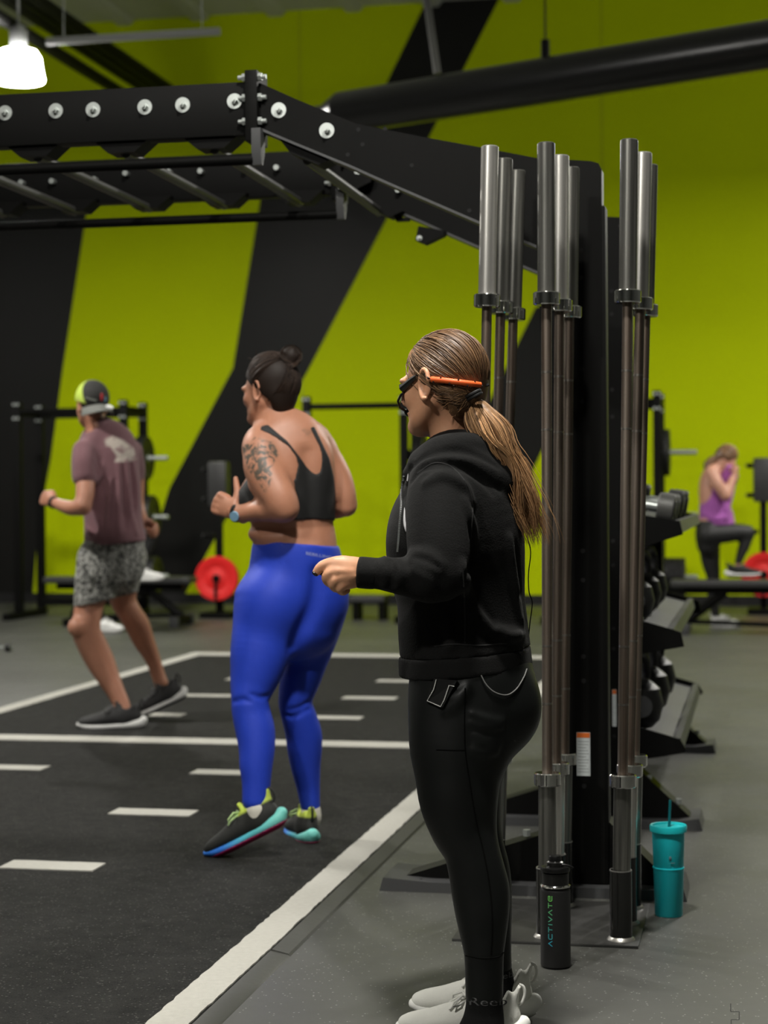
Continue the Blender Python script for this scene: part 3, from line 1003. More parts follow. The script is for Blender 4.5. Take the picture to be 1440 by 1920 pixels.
def catmull(arr, n=4):
    a = np.asarray(arr, float)
    if len(a) < 3:
        t = np.linspace(0, 1, n + 1)[:, None]
        return a[0] * (1 - t) + a[-1] * t
    p = np.vstack([2 * a[0] - a[1], a, 2 * a[-1] - a[-2]])
    out = []
    for i in range(1, len(p) - 2):
        for t in np.linspace(0, 1, n, endpoint=False):
            out.append(0.5 * ((2 * p[i]) + (-p[i - 1] + p[i + 1]) * t + (2 * p[i - 1] - 5 * p[i] + 4 * p[i + 1] - p[i + 2]) * t * t + (-p[i - 1] + 3 * p[i] - 3 * p[i + 1] + p[i + 2]) * t ** 3))
    out.append(a[-1])
    return np.array(out)


def st(px, py, r, Y, rd):
    """limb station: centre pixel, half width in pixels, depth, half thickness in metres"""
    c = P(px, py, Y)
    return (c.x, c.y, c.z, r * Y / F, rd)


class SDF:
    BIG = 0.3

    def __init__(s, lo, hi, h):
        s.lo = np.array(lo, np.float32); s.h = h
        s.n = np.ceil((np.array(hi) - s.lo) / h).astype(int) + 1
        s.F = np.full(s.n, s.BIG, np.float32)

    def sub(s, lo, hi):
        a = np.clip(np.floor((lo - s.lo) / s.h).astype(int), 0, s.n - 1)
        b = np.clip(np.ceil((hi - s.lo) / s.h).astype(int) + 1, 1, s.n)
        if (b <= a).any():
            return None, None
        ax = [s.lo[i] + s.h * np.arange(a[i], b[i], dtype=np.float32) for i in range(3)]
        X = np.stack(np.meshgrid(*ax, indexing='ij'), -1)
        return tuple(slice(a[i], b[i]) for i in range(3)), X

    def merge(s, sl, D, k, cut=False):
        Fv = s.F[sl]
        if cut:
            D = -D
            h = np.maximum(k - np.abs(Fv - D), 0) / max(k, 1e-6)
            s.F[sl] = np.maximum(Fv, D) + h * h * k / 4
        else:
            h = np.maximum(k - np.abs(Fv - D), 0) / max(k, 1e-6)
            s.F[sl] = np.minimum(Fv, D) - h * h * k / 4

    def chain(s, stations, k=0.02, hint=(0, 1, 0), grow=0.0, n=4, cut=False, cap=1.0):
        a = np.asarray(stations, np.float64)
        a = catmull(a, n)
        a[:, 3:] = np.maximum(a[:, 3:] + grow, 0.002)
        mg = 0.05 + k
        rmax = a[:, 3:].max()
        lo = a[:, :3].min(0) - rmax - mg; hi = a[:, :3].max(0) + rmax + mg
        sl, X = s.sub(lo, hi)
        if sl is None:
            return s
        org = s.lo + s.h * np.array([q.start for q in sl])
        G_ = np.full(X.shape[:3], s.BIG, np.float32)
        hint = np.array(hint, float)
        for p, q in zip(a, a[1:]):
            d = q[:3] - p[:3]; L = np.linalg.norm(d)
            if L < 1e-6:
                continue
            d /= L
            e = hint - d * hint.dot(d)
            if np.linalg.norm(e) < 0.2:
                e = np.array([0, 0, 1.0]) - d * d[2]
            e /= np.linalg.norm(e)
            sd = np.cross(d, e)
            r = max(p[3:].max(), q[3:].max()) + mg
            l2 = np.minimum(p[:3], q[:3]) - r; h2 = np.maximum(p[:3], q[:3]) + r
            i0 = np.clip(np.floor((l2 - org) / s.h).astype(int), 0, None); i1 = np.minimum(np.ceil((h2 - org) / s.h).astype(int) + 1, X.shape[:3])
            if (i1 <= i0).any():
                continue
            ss = tuple(slice(i0[i], i1[i]) for i in range(3))
            Q = X[ss] - p[:3].astype(np.float32)
            ax_ = Q @ d.astype(np.float32)
            t = np.clip(ax_ / L, 0, 1)
            u = Q @ sd.astype(np.float32); v = Q @ e.astype(np.float32); x = ax_ - t * L
            rs = p[3] + (q[3] - p[3]) * t; re = p[4] + (q[4] - p[4]) * t
            rc = np.minimum(rs, re) * cap
            k0 = np.sqrt((u / rs) ** 2 + (v / re) ** 2 + (x / rc) ** 2) + 1e-9
            k1 = np.sqrt((u / rs ** 2) ** 2 + (v / re ** 2) ** 2 + (x / rc ** 2) ** 2) + 1e-9
            D = np.where(k0 < 0.3, -np.minimum(rs, re) * (1 - k0), k0 * (k0 - 1) / k1)
            G_[ss] = np.minimum(G_[ss], D)
        s.merge(sl, G_, k, cut)
        return s

    def ell(s, c, r, R=None, k=0.02, cut=False):
        c = np.array(c, float); r = np.array(r, float)
        mg = 0.05 + k
        sl, X = s.sub(c - r.max() - mg, c + r.max() + mg)
        if sl is None:
            return s
        Q = X - c.astype(np.float32)
        if R is not None:
            Q = Q @ np.array(R, np.float32)
        k0 = np.sqrt(((Q / r) ** 2).sum(-1)) + 1e-9
        k1 = np.sqrt(((Q / r ** 2) ** 2).sum(-1)) + 1e-9
        D = np.where(k0 < 0.3, -r.min() * (1 - k0), k0 * (k0 - 1) / k1).astype(np.float32)
        s.merge(sl, D, k, cut)
        return s

    def grid(s):
        ax = [s.lo[i] + s.h * np.arange(s.n[i], dtype=np.float32) for i in range(3)]
        return np.meshgrid(*ax, indexing='ij')

    def plane(s, p, nrm):
        """drops what lies on the side nrm points to"""
        p = np.array(p, float); nrm = np.array(nrm, float); nrm /= np.linalg.norm(nrm)
        ax = [s.lo[i] + s.h * np.arange(s.n[i], dtype=np.float32) for i in range(3)]
        D = ((ax[0] - p[0]) * nrm[0])[:, None, None] + ((ax[1] - p[1]) * nrm[1])[None, :, None] + ((ax[2] - p[2]) * nrm[2])[None, None, :]
        s.F = np.maximum(s.F, D.astype(np.float32))
        return s

    def hit(s, px, py, off=0.0):
        """first point of the surface on the line of sight through a photo pixel"""
        r = np.array(ray(px, py)); r /= np.linalg.norm(r)
        o = np.array([0, 0, CAM_H])
        c = s.lo + s.h * s.n / 2
        tc = (c - o).dot(r); half = np.linalg.norm(s.h * s.n) / 2
        t = np.arange(tc - half, tc + half, s.h * 0.4)
        X = (o + t[:, None] * r - s.lo) / s.h
        i = np.floor(X).astype(int)
        ok = ((i >= 0) & (i < s.n - 1)).all(1)
        val = np.full(len(t), s.BIG)
        fr = X - i
        ii = i[ok]; f = fr[ok]
        v = 0
        for dx in (0, 1):
            for dy in (0, 1):
                for dz in (0, 1):
                    w_ = (f[:, 0] if dx else 1 - f[:, 0]) * (f[:, 1] if dy else 1 - f[:, 1]) * (f[:, 2] if dz else 1 - f[:, 2])
                    v = v + w_ * s.F[ii[:, 0] + dx, ii[:, 1] + dy, ii[:, 2] + dz]
        val[ok] = v
        neg = np.where(val < 0)[0]
        if len(neg) == 0:
            j = int(np.argmin(val)); return Vector(o + t[j] * r)
        j = neg[0]
        tt = t[j]
        if j > 0:
            tt = t[j - 1] + (t[j] - t[j - 1]) * val[j - 1] / (val[j - 1] - val[j] + 1e-9)
        return Vector(o + (tt - off) * r)

    def mesh(s, smooth=1):
        Fv = s.F
        S = Fv < 0
        n = np.array(Fv.shape)
        cnt = np.zeros(n - 1, np.int8)
        cs = {}
        for dx in (0, 1):
            for dy in (0, 1):
                for dz in (0, 1):
                    cnt += S[dx:n[0] - 1 + dx, dy:n[1] - 1 + dy, dz:n[2] - 1 + dz]
        act = (cnt > 0) & (cnt < 8)
        I = np.argwhere(act)
        idx = np.full(n - 1, -1, np.int32)
        idx[act] = np.arange(len(I))
        acc = np.zeros((len(I), 3)); num = np.zeros(len(I))
        for ax in range(3):
            o1, o2 = [a for a in range(3) if a != ax]
            for b in (0, 1):
                for c in (0, 1):
                    off = np.zeros(3, int); off[o1] = b; off[o2] = c
                    p = I + off; q = p.copy(); q[:, ax] += 1
                    f0 = Fv[p[:, 0], p[:, 1], p[:, 2]]; f1 = Fv[q[:, 0], q[:, 1], q[:, 2]]
                    cr = (f0 < 0) != (f1 < 0)
                    t = np.where(cr, f0 / np.where(cr, f0 - f1, 1), 0)
                    pos = p.astype(float); pos[:, ax] += t
                    acc[cr] += pos[cr]; num[cr] += 1
        V = acc / num[:, None] * s.h + s.lo
        faces = []
        for ax in range(3):
            o1, o2 = [(1, 2), (2, 0), (0, 1)][ax]
            sl0 = [slice(1, -1)] * 3; sl0[ax] = slice(0, -1)
            sl1 = list(sl0); sl1[ax] = slice(1, None)
            a, b = S[tuple(sl0)], S[tuple(sl1)]
            E = np.argwhere(a != b)
            sgn = a[E[:, 0], E[:, 1], E[:, 2]]
            base = E.copy()
            for d in range(3):
                if d != ax:
                    base[:, d] += 1
            def cell(d1, d2):
                c = base.copy(); c[:, o1] -= d1; c[:, o2] -= d2
                return idx[c[:, 0], c[:, 1], c[:, 2]]
            quad = np.stack([cell(1, 1), cell(0, 1), cell(0, 0), cell(1, 0)], 1)
            quad[~sgn] = quad[~sgn][:, ::-1]
            faces.append(quad)
        Q = np.vstack(faces)
        Q = Q[(Q >= 0).all(1)]
        for _ in range(smooth):                      # light smoothing over the quad edges
            sm = np.zeros_like(V); c = np.zeros(len(V))
            for i in range(4):
                a, b = Q[:, i], Q[:, (i + 1) % 4]
                for ch in range(3):
                    sm[:, ch] += np.bincount(a, V[b, ch], len(V)) + np.bincount(b, V[a, ch], len(V))
                c += np.bincount(a, minlength=len(V)) + np.bincount(b, minlength=len(V))
            V = V * 0.5 + 0.5 * sm / np.maximum(c, 1)[:, None]
        return V, Q


def npmesh(name, V, Q, org=(0, 0, 0), attrs=None):
    me = bpy.data.meshes.new(name)
    V = np.asarray(V, np.float32) - np.array(org, np.float32)
    k = Q.shape[1]
    me.vertices.add(len(V)); me.vertices.foreach_set('co', V.ravel())
    me.loops.add(Q.size); me.loops.foreach_set('vertex_index', np.ascontiguousarray(Q, np.int32).ravel())
    me.polygons.add(len(Q))
    me.polygons.foreach_set('loop_start', np.arange(0, Q.size, k, dtype=np.int32))
    me.polygons.foreach_set('loop_total', np.full(len(Q), k, np.int32))
    me.polygons.foreach_set('use_smooth', np.ones(len(Q), bool))
    me.update(calc_edges=True)
    for nm, val in (attrs or {}).items():
        a = me.attributes.new(nm, 'FLOAT', 'POINT')
        a.data.foreach_set('value', np.asarray(val, np.float32))
    return me


def join_meshes(parts):
    Vs, Qs, n = [], [], 0
    for V, Q in parts:
        Vs.append(V); Qs.append(Q + n); n += len(V)
    return np.vstack(Vs), np.vstack(Qs)


def part(name, VQ, material, parent, attrs=None, **props):
    org = ORG[parent.name]
    me = npmesh(name, VQ[0], VQ[1], org, attrs)
    return obj(name, (me, org), material, parent, **props)


def poly_sd(x, y, poly):
    """signed distance to a polygon in the plane, negative inside"""
    pts = np.array(poly, float)
    d = np.full(x.shape, 1e9); ins = np.zeros(x.shape, bool)
    for (x0, y0), (x1, y1) in zip(pts, np.roll(pts, -1, 0)):
        ex, ey = x1 - x0, y1 - y0
        wx, wy = x - x0, y - y0
        t = np.clip((wx * ex + wy * ey) / (ex * ex + ey * ey), 0, 1)
        d = np.minimum(d, (wx - ex * t) ** 2 + (wy - ey * t) ** 2)
        c = (y0 > y) != (y1 > y)
        with np.errstate(divide='ignore', invalid='ignore'):
            xi = x0 + (y - y0) * ex / (ey if ey else 1e-9)
        ins ^= c & (x < xi)
    d = np.sqrt(d)
    return np.where(ins, -d, d)


def frame(yaw_dir, pitch=0.0, roll=0.0):
    """rotation whose columns are forward, left, up; pitch>0 looks down"""
    f = Vector((yaw_dir[0], yaw_dir[1], 0)).normalized()
    l = Vector((0, 0, 1)).cross(f)
    R = Matrix((f, l, Vector((0, 0, 1)))).transposed()
    return R @ Matrix.Rotation(pitch, 3, 'Y') @ Matrix.Rotation(roll, 3, 'X')


def head(s, C, R, k=1.0, female=True):
    """skull, face, nose, lips, ears; ear level is the origin"""
    Rn = np.array(R)
    W = lambda x, y, z: tuple(np.array(C) + Rn @ (np.array([x, y, z]) * k))
    E = lambda c, r, kk=0.02, cut=False: s.ell(W(*c), np.array(r) * k, Rn, kk, cut)
    E((-.012, 0, .035), (.090, .073, .084))
    E((.028, 0, -.02), (.058, .06, .078), .03)
    for y in (-1, 1):
        s.chain([(*W(.0, y * .05, -.035), .018 * k, .02 * k), (*W(.035, y * .042, -.07), .018 * k, .018 * k), (*W(.066, y * .012, -.088), .018 * k, .016 * k)], .025)
        E((.058, y * .034, -.022), (.024, .024, .022), .02)                      # cheek
        E((.073, y * .03, .017), (.02, .026, .010), .015)                        # brow
        E((.087, y * .031, .0), (.014, .016, .010), .008, True)                  # eye socket
        E((.071, y * .031, .0), (.0125, .0135, .012), .003)                      # eyeball
    E((.072, 0, -.085), (.018, .022, .015), .02)
    s.chain([(*W(.082, 0, .012), .009 * k, .008 * k), (*W(.094, 0, -.012), .010 * k, .009 * k), (*W(.103, 0, -.03), .013 * k, .010 * k)], .012)
    for y in (-1, 1):
        E((.092, y * .011, -.033), (.009, .008, .007), .006)
    E((.084, 0, -.055), (.012, .022, .006), .008)
    E((.082, 0, -.065), (.012, .019, .007), .008)
    for y in (-1, 1):                                                           # ears
        ring = []
        for t in np.linspace(-2.2, 2.6, 9):
            ring.append((*W(-.010 + .018 * math.cos(t + .3), y * (.075 + .007 * (1 - math.cos(t + .3))), .003 + .033 * math.sin(t + .3)), .0055 * k, .0055 * k))
        s.chain(ring, .004, n=2)
        E((-.008, y * .073, .0), (.015, .006, .026), .006)
        E((-.004, y * .076, -.024), (.008, .005, .010), .006)
        E((-.003, y * .083, .0), (.008, .007, .014), .004, True)
    return s


def hand(s, wrist, d, back, side, k=1.0, curl=(0.5, .6, .7, .8), thumb=(0.6, 0.4), wr=0.026, kk=0.008):
    """d: wrist to knuckles, back: normal of the back of the hand, side: towards the thumb"""
    d = Vector(d).normalized(); back = Vector(back); back = (back - d * back.dot(d)).normalized()
    sd = Vector(side); sd = (sd - d * sd.dot(d) - back * sd.dot(back)).normalized()
    w_ = Vector(wrist)
    S = lambda v, a, b: (v.x, v.y, v.z, a, b)
    s.chain([S(w_ - d * .03 * k, wr, wr * .8), S(w_, wr * .95, wr * .72), S(w_ + d * .03 * k, .034 * k, .017 * k), S(w_ + d * .07 * k, .039 * k, .014 * k), S(w_ + d * .088 * k, .036 * k, .011 * k)], .01, hint=tuple(back))
    lens = ((.043, .026, .021), (.047, .029, .022), (.043, .027, .021), (.034, .020, .018))
    for i, (ls, c) in enumerate(zip(lens, curl)):
        off = (.029 - .0195 * i) * k
        p = w_ + d * (.086 - (.004 * abs(i - 1))) * k + sd * off + back * .002
        st_ = [S(p - d * .012 * k, .0095 * k, .0095 * k)]
        ang = 0.0
        st_.append(S(p, .0105 * k, .0105 * k))
        for j, l in enumerate(ls):
            ang += c * (1.0, 1.25, .8)[j]
            p = p + (d * math.cos(ang) - back * math.sin(ang)) * l * k
            r = (.0092, .0084, .0068)[j] * k * (.88 if i == 3 else 1)
            st_.append(S(p, r, r))
        s.chain(st_, kk, n=3)
    a, b = thumb
    p0 = w_ + d * .02 * k + sd * .022 * k - back * .006 * k
    t1 = (d * math.cos(a) + sd * math.sin(a) - back * .25).normalized()
    p1 = p0 + t1 * .042 * k
    t2 = (d * math.cos(a - b) + sd * math.sin(a - b) - back * .3).normalized()
    p2 = p1 + t2 * .032 * k
    p3 = p2 + (t2 - sd * .1 * b).normalized() * .024 * k
    s.chain([S(p0, .015 * k, .015 * k), S(p1, .0125 * k, .0125 * k), S(p2, .0105 * k, .0105 * k), S(p3, .008 * k, .008 * k)], .012, n=3)
    return s


# ------------------------------------------------------------------ skin, cloth and hair materials
def skin_mat(name, col, tattoo=False):
    mt = mat(name, col, 0.5, bump=(160, .06, .002), vary=(14, .10))
    b = mt.node_tree.nodes['Principled BSDF']
    b.inputs['Subsurface Weight'].default_value = 0.12
    b.inputs['Subsurface Radius'].default_value = (0.012, 0.005, 0.003)
    b.inputs['Subsurface Scale'].default_value = 0.6
    if tattoo:
        nt, b, N = nodes_of(mt)
        src = b.inputs['Base Color'].links[0].from_socket
        at = N('ShaderNodeAttribute', attribute_name='ink')
        tc = N('ShaderNodeTexCoord')
        n = N('ShaderNodeTexNoise'); n.inputs['Scale'].default_value = 34; n.inputs['Detail'].default_value = 5; n.inputs['Distortion'].default_value = 1.4
        nt.links.new(tc.outputs['Object'], n.inputs['Vector'])
        cr = N('ShaderNodeValToRGB'); cr.color_ramp.elements[0].position = .44; cr.color_ramp.elements[1].position = .56
        nt.links.new(n.outputs['Fac'], cr.inputs[0])
        mu = N('ShaderNodeMath', operation='MULTIPLY'); nt.links.new(cr.outputs[0], mu.inputs[0]); nt.links.new(at.outputs['Fac'], mu.inputs[1])
        mx = N('ShaderNodeMix', data_type='RGBA'); mx.inputs[7].default_value = (.085, .07, .052, 1)
        nt.links.new(mu.outputs[0], mx.inputs[0]); nt.links.new(src, mx.inputs[6]); nt.links.new(mx.outputs[2], b.inputs['Base Color'])
    return mt


def hair_mat(name, dark, light, rough=.38):
    mt = mat(name, dark, rough)
    nt, b, N = nodes_of(mt)
    at = N('ShaderNodeAttribute', attribute_name='tone')
    mx = N('ShaderNodeMix', data_type='RGBA'); mx.inputs[6].default_value = (*dark, 1); mx.inputs[7].default_value = (*light, 1)
    nt.links.new(at.outputs['Fac'], mx.inputs[0]); nt.links.new(mx.outputs[2], b.inputs['Base Color'])
    return mt


def attr_ramp(name, attr, stops, rough=.5, bump=None):
    mt = mat(name, stops[0][1], rough, bump=bump)
    nt, b, N = nodes_of(mt)
    at = N('ShaderNodeAttribute', attribute_name=attr)
    cr = N('ShaderNodeValToRGB')
    for i, (p, c) in enumerate(stops):
        e = cr.color_ramp.elements[i] if i < 2 else cr.color_ramp.elements.new(p)
        e.position = p; e.color = (*c, 1)
    nt.links.new(at.outputs['Fac'], cr.inputs[0]); nt.links.new(cr.outputs[0], b.inputs['Base Color'])
    return mt


def strands(curves, r, tones, sides=3):
    """curves (n,k,3) -> one mesh of thin tapering strands, with a tone per strand"""
    C = np.asarray(curves, float)
    n, k, _ = C.shape
    T = np.gradient(C, axis=1); T /= np.linalg.norm(T, axis=2, keepdims=True) + 1e-9
    ref = np.array([.31, .52, .79])
    B = np.cross(T, ref); B /= np.linalg.norm(B, axis=2, keepdims=True) + 1e-9
    N_ = np.cross(T, B)
    tp = r * np.clip(1.15 - np.linspace(0, 1, k) ** 3, .15, 1)
    V = np.stack([C + (N_ * math.cos(a) + B * math.sin(a)) * tp[None, :, None] for a in np.arange(sides) * 2 * math.pi / sides], 2).reshape(-1, 3)
    i, j, q = np.meshgrid(np.arange(n), np.arange(k - 1), np.arange(sides), indexing='ij')
    b0 = (i * k + j) * sides; b1 = b0 + sides; q2 = (q + 1) % sides
    Q = np.stack([b0 + q, b0 + q2, b1 + q2, b1 + q], -1).reshape(-1, 4)
    return V, Q, np.repeat(np.asarray(tones), k * sides)


def scalp(C, R, k, rad, starts, end, n, off=(.0, .004), kpts=14, sag=0.0):
    """strands combed over the skull from random start directions to one gathering direction (local frame)"""
    out = []
    Rn = np.array(R); C = np.array(C)
    cen = np.array([-.012, 0, .035]) * k
    e = np.array(end, float); e /= np.linalg.norm(e)
    for _ in range(n):
        a = starts()
        a = a / np.linalg.norm(a)
        ee = e + RNG.normal(0, .05, 3); ee /= np.linalg.norm(ee)
        om = math.acos(np.clip(a.dot(ee), -1, 1)); so = max(math.sin(om), 1e-3)
        o = RNG.uniform(*off)
        t = np.linspace(0, 1, kpts)
        D = (np.sin((1 - t) * om)[:, None] * a + np.sin(t * om)[:, None] * ee) / so
        D /= np.linalg.norm(D, axis=1, keepdims=True)
        D[:, 2] -= sag * np.sin(t * math.pi)
        pts = D * (np.array(rad) * k + o * np.sin(np.clip(t * 6, 0, math.pi / 2))[:, None]) + cen
        out.append(C + pts @ Rn.T)
    return np.array(out)


# ------------------------------------------------------------------ trainers (shoes): modelled once, worn by everyone
def shoe_shapes(low=True):
    s = SDF((-.05, -.07, -.01), (.32, .07, .17), .003)
    s.chain([(.014, 0, .062, .028, .034), (.05, 0, .062, .035, .045), (.10, 0, .060, .037, .046), (.15, 0, .056, .040, .040), (.20, 0, .050, .043, .031), (.245, 0, .046, .039, .0255), (.266, 0, .043, .030, .021)],
            .01, hint=(0, 0, 1))
    s.chain([(.066, 0, .05, .042, .034), (.058, 0, .085, .043, .033), (.048, 0, .112, .044, .031)], .02, hint=(0, 1, 0))
    s.chain([(.010, 0, .08, .014, .017), (-.003, 0, .115, .007, .015), (-.011, 0, .134, .0045, .012)], .014, hint=(0, 1, 0))
    s.chain([(.112, 0, .088, .012, .026), (.100, 0, .112, .008, .022), (.104, 0, .134, .0055, .019)], .012, hint=(0, 1, 0))
    s.chain([(.053, 0, .085, .032, .024), (.050, 0, .16, .040, .027)], .004, cut=True, hint=(0, 1, 0))
    rz = .068 if low else .046
    s.chain([(.054, -.09, .150, .036, rz), (.054, .09, .150, .036, rz)], .008, cut=True, hint=(0, 0, 1))
    upper = s.mesh()
    m_ = SDF((-.06, -.08, -.02), (.34, .08, .10), .003)
    m_.chain([(-.018, 0, .044, .022, .020), (.004, 0, .031, .034, .027), (.05, 0, .025, .040, .0255), (.12, 0, .022, .038, .022), (.19, 0, .021, .046, .0205), (.245, 0, .026, .041, .019), (.282, 0, .036, .026, .012)], .008, hint=(0, 0, 1))
    full = m_.F.copy()
    m_.plane((0, 0, .0155), (0, 0, -1))
    mid = m_.mesh()
    m_.F = full - .0022
    m_.plane((0, 0, .0165), (0, 0, 1)); m_.plane((0, 0, .0), (0, 0, -1))
    outs = m_.mesh()
    lb = MB()
    for i in range(5):
        x = .122 + .018 * i
        z = .1015 - .0075 * i - .0016 * max(0, i - 2)
        wd = .022
        for sg in (-1, 1):
            lb.tube([(x - .004, -wd * sg, z - .014), (x, -wd * .6 * sg, z - .001), (x + .006, 0, z + .003), (x + .012, wd * .6 * sg, z - .006), (x + .015, wd * sg, z - .022)], .0032, 6)
    for sg in (-1, 1):
        lb.tube([(.115, 0, .106), (.128, .02 * sg, .116), (.15, .036 * sg, .104), (.152, .042 * sg, .094), (.135, .034 * sg, .098), (.116, .002, .104)], .003, 6)
        lb.tube([(.115, 0, .106), (.135, .014 * sg, .107), (.16, .034 * sg, .086)], .0026, 6)
    tb = MB().tube(catmull(np.array([(-.004, 0, .088), (-.017, 0, .096), (-.024, 0, .115), (-.021, 0, .133), (-.010, 0, .139)]), 4), .004, 8)
    def arr(mb):
        bmesh.ops.triangulate(mb.bm, faces=[f for f in mb.bm.faces if len(f.verts) > 4])
        mb.bm.verts.index_update()
        V = np.array([v.co[:] for v in mb.bm.verts])
        q = [[v.index for v in f.verts] for f in mb.bm.faces]
        Q = np.array([f if len(f) == 4 else f + [f[2]] for f in q if len(f) in (3, 4)])
        Q = np.array([f for f in Q if f[2] != f[3]])
        return V, Q
    return dict(upper=upper, midsole=mid, outsole=outs, laces=arr(lb), heel_tab=arr(tb))


SHOES = {True: shoe_shapes(True), False: shoe_shapes(False)}


def shoe(parent, heel, toe_dir, mats, pitch=0.0, k=1.0, roll=0.0, label=None, pivot=None, low=False):
    """heel: ground point under the heel (or, with pivot, under x=pivot of the sole); pitch>0 lifts the heel"""
    R = frame(toe_dir, pitch, roll)
    Rn = np.array(R)
    o = np.array(heel, float) + (0, 0, .0)
    pv = np.array([pivot or 0.0, 0, 0])
    T = lambda V: ((V - pv) * k) @ Rn.T + o
    up = None
    for nm in ('upper', 'midsole', 'outsole', 'laces', 'heel_tab'):
        V, Q = SHOES[low][nm]
        at = {'gx': V[:, 0] / .28, 'gz': V[:, 2] / .12}
        if nm == 'upper':
            up = part('shoe', (T(V), Q), mats[nm], parent, at)
        else:
            part(nm, (T(V), Q), mats[nm], up, at) if False else _sub(nm, T(V), Q, mats[nm], up, parent, at)
    return up


def _sub(nm, V, Q, mm, up, root, at=None):
    org = ORG[root.name]
    me = npmesh(nm, V, Q, org, at)
    o = obj(nm, (me, org), mm, up)
    return o


def tube_vq(pts, r, seg=6):
    mb = MB().tube(pts, r, seg)
    return mb


def line_on(s, pxs, r, off=0.0, n=6):
    """points along a pixel path laid on a figure's surface"""
    a = catmull(np.array(pxs, float), n)
    return [s.hit(x, y, off) for x, y in a]
# ================================================================== the trainer in black
T_Y = 4.32
tr = thing('person', P(900, 1950, 4.26) * 1 - Vector((0, 0, P(900, 1950, 4.26).z)), 'woman in a black hoodie and black leggings with a long ponytail, holding a small remote', 'person')
skinT = skin_mat('fair skin', (0.63, 0.32, 0.185))
cloth = mat('black fleece', (0.0038, 0.0038, 0.0036), 0.85, bump=(260, .35, .003), sheen=0.02, spec=.15)
rib = mat('black ribbed knit', (0.0045, 0.0045, 0.0043), 0.85, bump=(420, .4, .002), sheen=0.02, spec=.15)
lycra = mat('black leggings fabric', (0.0050, 0.0058, 0.0054), 0.48, bump=(500, .08, .001), spec=.25)
thread = mat('dark seam', (0.0022, 0.0022, 0.002), .9, spec=.1)

# --- legs (leggings)
hipsT = [st(880, 1225, 112, 4.32, .165), st(884, 1270, 116, 4.32, .175), st(882, 1310, 115, 4.32, .175), st(872, 1352, 100, 4.32, .16)]
legN = [st(878, 1290, 108, 4.25, .098), st(874, 1340, 108, 4.24, .10), st(864, 1395, 98, 4.23, .098), st(859, 1450, 82, 4.21812, .088), st(860, 1500, 74, 4.20625, .08), st(869, 1550, 63, 4.19937, .068),
        st(883, 1590, 53, 4.18887, .06), st(893, 1630, 53, 4.18337, .058), st(901, 1670, 55, 4.18288, .059), st(904, 1710, 51, 4.17737, .055), st(906, 1750, 44, 4.17188, .047), st(907.5, 1790, 37.5, 4.16637, .04), st(908, 1840, 36, 4.165, .036), st(908, 1868, 35.5, 4.165, .035)]
legF = [st(890, 1290, 104, 4.39, .098), st(884, 1340, 102, 4.4, .10), st(874, 1395, 88, 4.4, .095), st(872, 1450, 72, 4.4, .085), st(876, 1500, 64, 4.4, .076), st(884, 1550, 56, 4.39, .064),
        st(899, 1590, 47, 4.38, .057), st(908, 1630, 48, 4.38, .056), st(913, 1670, 47, 4.38, .056), st(918, 1710, 42, 4.38, .05), st(922, 1750, 37, 4.38, .044), st(925, 1790, 34, 4.38, .038), st(927, 1812, 33, 4.38, .036)]
box = lambda S_, pad=.08: (np.min([q[:3] for q in S_], 0) - pad - .12, np.max([q[:3] for q in S_], 0) + pad + .12)
lo, hi = box(hipsT + legN + legF)
hi[2] = hipsT[0][2] + .06
lg = SDF(lo, hi, .006)
lg.chain(hipsT, .02).chain(legN, .03).chain(legF, .03)
lg.ell(P(950, 1330, 4.26), (.075, .07, .085), None, .05)          # seat, near side
lg.ell(P(950, 1330, 4.4), (.07, .07, .085), None, .05)
zN, zF = P(908, 1868, 4.22).z, P(927, 1812, 4.38).z
for (a, b) in (((885, 1338), (940, 1352)), ((882, 1356), (938, 1364)), ((890, 1378), (935, 1383)), ((893, 1392), (934, 1397)), ((888, 1407), (930, 1410)), ((840, 1322), (880, 1296)), ((835, 1335), (868, 1310)), ((846, 1308), (876, 1288))):
    p = [lg.hit(a[0] + (b[0] - a[0]) * t, a[1] + (b[1] - a[1]) * t + 4 * math.sin(t * math.pi), .0) for t in (0, .33, .66, 1)]
    lg.chain([(q.x, q.y, q.z, .004 if i in (0, 3) else .0065, .005) for i, q in enumerate(p)], .012)
lgc = lg.F.copy()
lg.plane((0, 0, zN), (0, 0, -1))
legT = part('leggings', lg.mesh(), lycra, tr)
for pts in ([(872, 1290), (871, 1340), (872, 1405), (881, 1470), (893, 1540), (905, 1590), (915, 1640), (921, 1690), (923, 1740), (920, 1790)],
            [(818, 1406), (850, 1407), (873, 1407)], [(873, 1792), (905, 1797), (935, 1794), (944, 1786)]):
    mb = MB().tube(line_on(lg, pts, 0, .0004), .0016, 5)
    obj('seam', mb, thread, legT)
# socks under the leggings, with the knitted word
sock_m = mat('black sock knit', (.007, .007, .007), .9, bump=(700, .4, .002), spec=.2)
sk = SDF(np.array(P(907, 1880, 4.17)) - (.12, .12, .14), np.array(P(907, 1850, 4.17)) + (.12, .12, .10), .004)
sk.chain([(*q[:3], q[3] * .97, q[4] * .97) for q in legN[-3:]] + [st(908, 1890, 35.5, 4.17, .036), st(906, 1918, 40, 4.17, .037), st(900, 1940, 44, 4.17, .037)], .01)
sockT = part('sock', sk.mesh(), sock_m, tr)
sk2 = SDF(np.array(P(930, 1850, 4.38)) - (.12, .12, .14), np.array(P(928, 1800, 4.38)) + (.12, .12, .10), .004)
sk2.chain([(*q[:3], q[3] * .96, q[4] * .96) for q in legF[-3:]] + [st(931, 1840, 33, 4.38, .036), st(933, 1868, 34, 4.38, .036), st(930, 1885, 36, 4.38, .036)], .01)
sockF = part('sock', sk2.mesh(), sock_m, tr)


